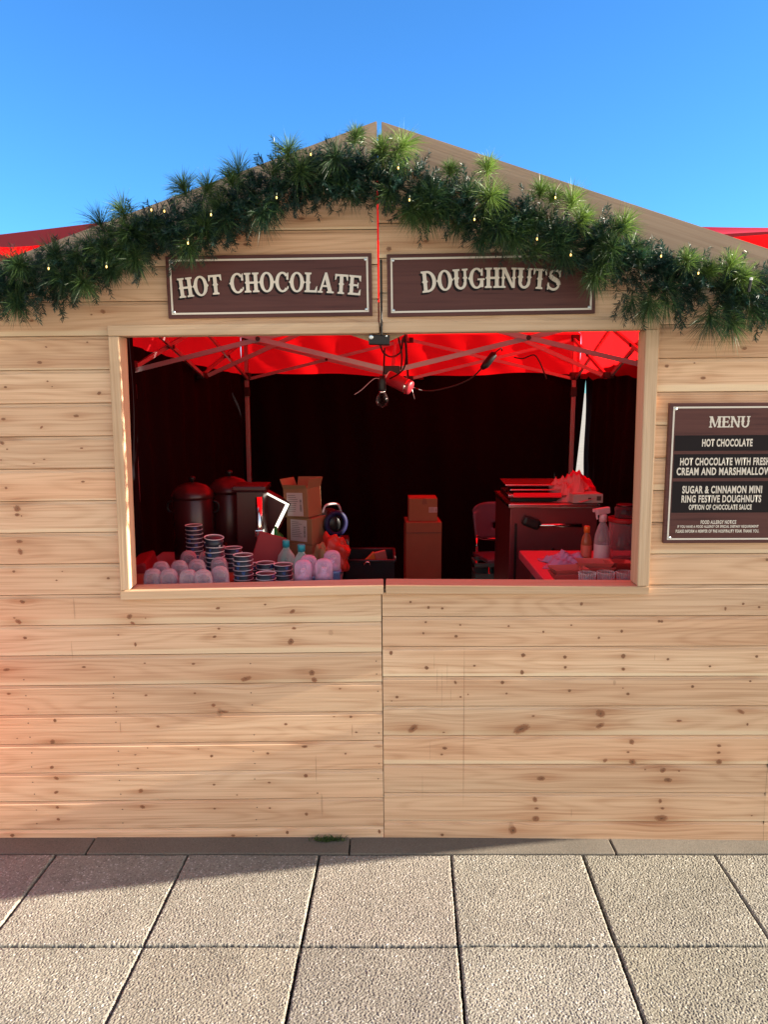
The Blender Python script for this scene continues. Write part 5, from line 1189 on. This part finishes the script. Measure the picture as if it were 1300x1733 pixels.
sp_ = thing('cylinder_lamp', 'pale cylindrical work lamp hanging tilted below the truss', 'lamp', P(676, 648, .72)); sp_.rotation_euler = (0, R(24), R(-22))
My = Matrix.Rotation(R(90), 4, 'Y')
bm = bmesh.new(); lathe(bm, [(.030, -.052), (.030, .050), (.028, .055)], n=26, M=My); obj('lamp_body', bm, mat('red_lamp_body', (.30, .02, .03), .4), sp_, True)
bm = bmesh.new(); lathe(bm, [(.0285, -.056), (.030, -.052), (.027, -.0535), (.001, -.054)], n=26, M=My); obj('lamp_face', bm, WHITEP, sp_, True)
bm = bmesh.new(); lathe(bm, [(.0312, .034), (.0312, .040)], n=26, M=My, cap=False); obj('trim_ring', bm, CHROME, sp_, True)
bu = thing('light_bulb', 'unlit clear light bulb in a black holder hanging left of the lamp', 'light bulb', P(647, 655, .62))
bm = bmesh.new(); lathe(bm, [(.012, .045), (.016, .03), (.017, -.01), (.014, -.018)], n=16); obj('bulb_holder', bm, BLKP, bu, True)
bm = bmesh.new(); lathe(bm, [(.012, -.017), (.014, -.024), (.024, -.045), (.026, -.058), (.020, -.075), (.0005, -.083)], n=18); obj('bulb_glass', bm, clear('bulb_glass', (.8, .75, .75), .0, (.06, .05, .05), .08), bu, True)
bm = bmesh.new(); lathe(bm, [(.0125, -.016), (.0145, -.02), (.0125, -.026)], n=16); obj('bulb_cap', bm, CHROME, bu, True)
for (pts, lab, m) in (([(600, 668, .6), (612, 660, .6), (632, 642, .6), (642, 641, .6)], 'thin bent wire sticking out to the left of the bulb', ALU), ([(686, 634, .74), (696, 655, .74), (702, 676, .74)], 'thin straight wire sticking out to the right of the lamp', ALU)):
    bm = bmesh.new(); tube(bm, cr([P(*p) for p in pts], 5), .0015, 6); tag(obj('wire', bm, m), lab, 'wire')
pg = thing('cable_socket', 'black inline cable socket hanging on the right part of the truss', 'cable socket')
bm = bmesh.new(); tube(bm, [P(838, 597, .95), P(836, 600, .95), P(822, 618, .95), P(815, 624, .95)], [.008, .017, .017, .009], 10); obj('socket_body', bm, BLKP, pg)
bm = bmesh.new()
tube(bm, cr([P(815, 624, .95), P(795, 642, .98), P(760, 656, 1.0), P(720, 662, 1.0), P(690, 652, .9)], 6), .0035, 6); tube(bm, cr([P(838, 597, .95), P(848, 590, 1.0), P(850, 594, 1.05)], 5), .003, 6); obj('socket_cable', bm, BLKP, pg)
tl = thing('cable_tail', 'loose black cable end dangling right of the inline socket', 'cable')
bm = bmesh.new(); tube(bm, cr([P(870, 605, 1.1), P(885, 607, 1.1), P(903, 601, 1.1), P(912, 610, 1.1), P(920, 628, 1.1), P(925, 642, 1.1)], 6), .003, 6); obj('cable_run', bm, BLKP, tl)

# ---------------------------------------------------------------- grass tuft at the foot of the wall
gr = Needles()
for i in range(260):
    px_ = 525 + 60 * min(max(rng.normal(.5, .22), 0), 1); p_ = PZ(px_, 1416, 0); p_.y = -.012 - rng.uniform(0, .02); p_.z = -.005
    gr.add(p_, Vector((rng.normal() * .6, -.25 + rng.normal() * .3, 1)), rng.uniform(.015, .042), .0022, rng.uniform(0, .8), .2)
o = gr.out('grass_tuft', needle_mat('grass_blades', (.03, .07, .015), (.10, .17, .04)), None); tag(o, 'small green grass tuft growing between the kerb and the boards', 'grass tuft')
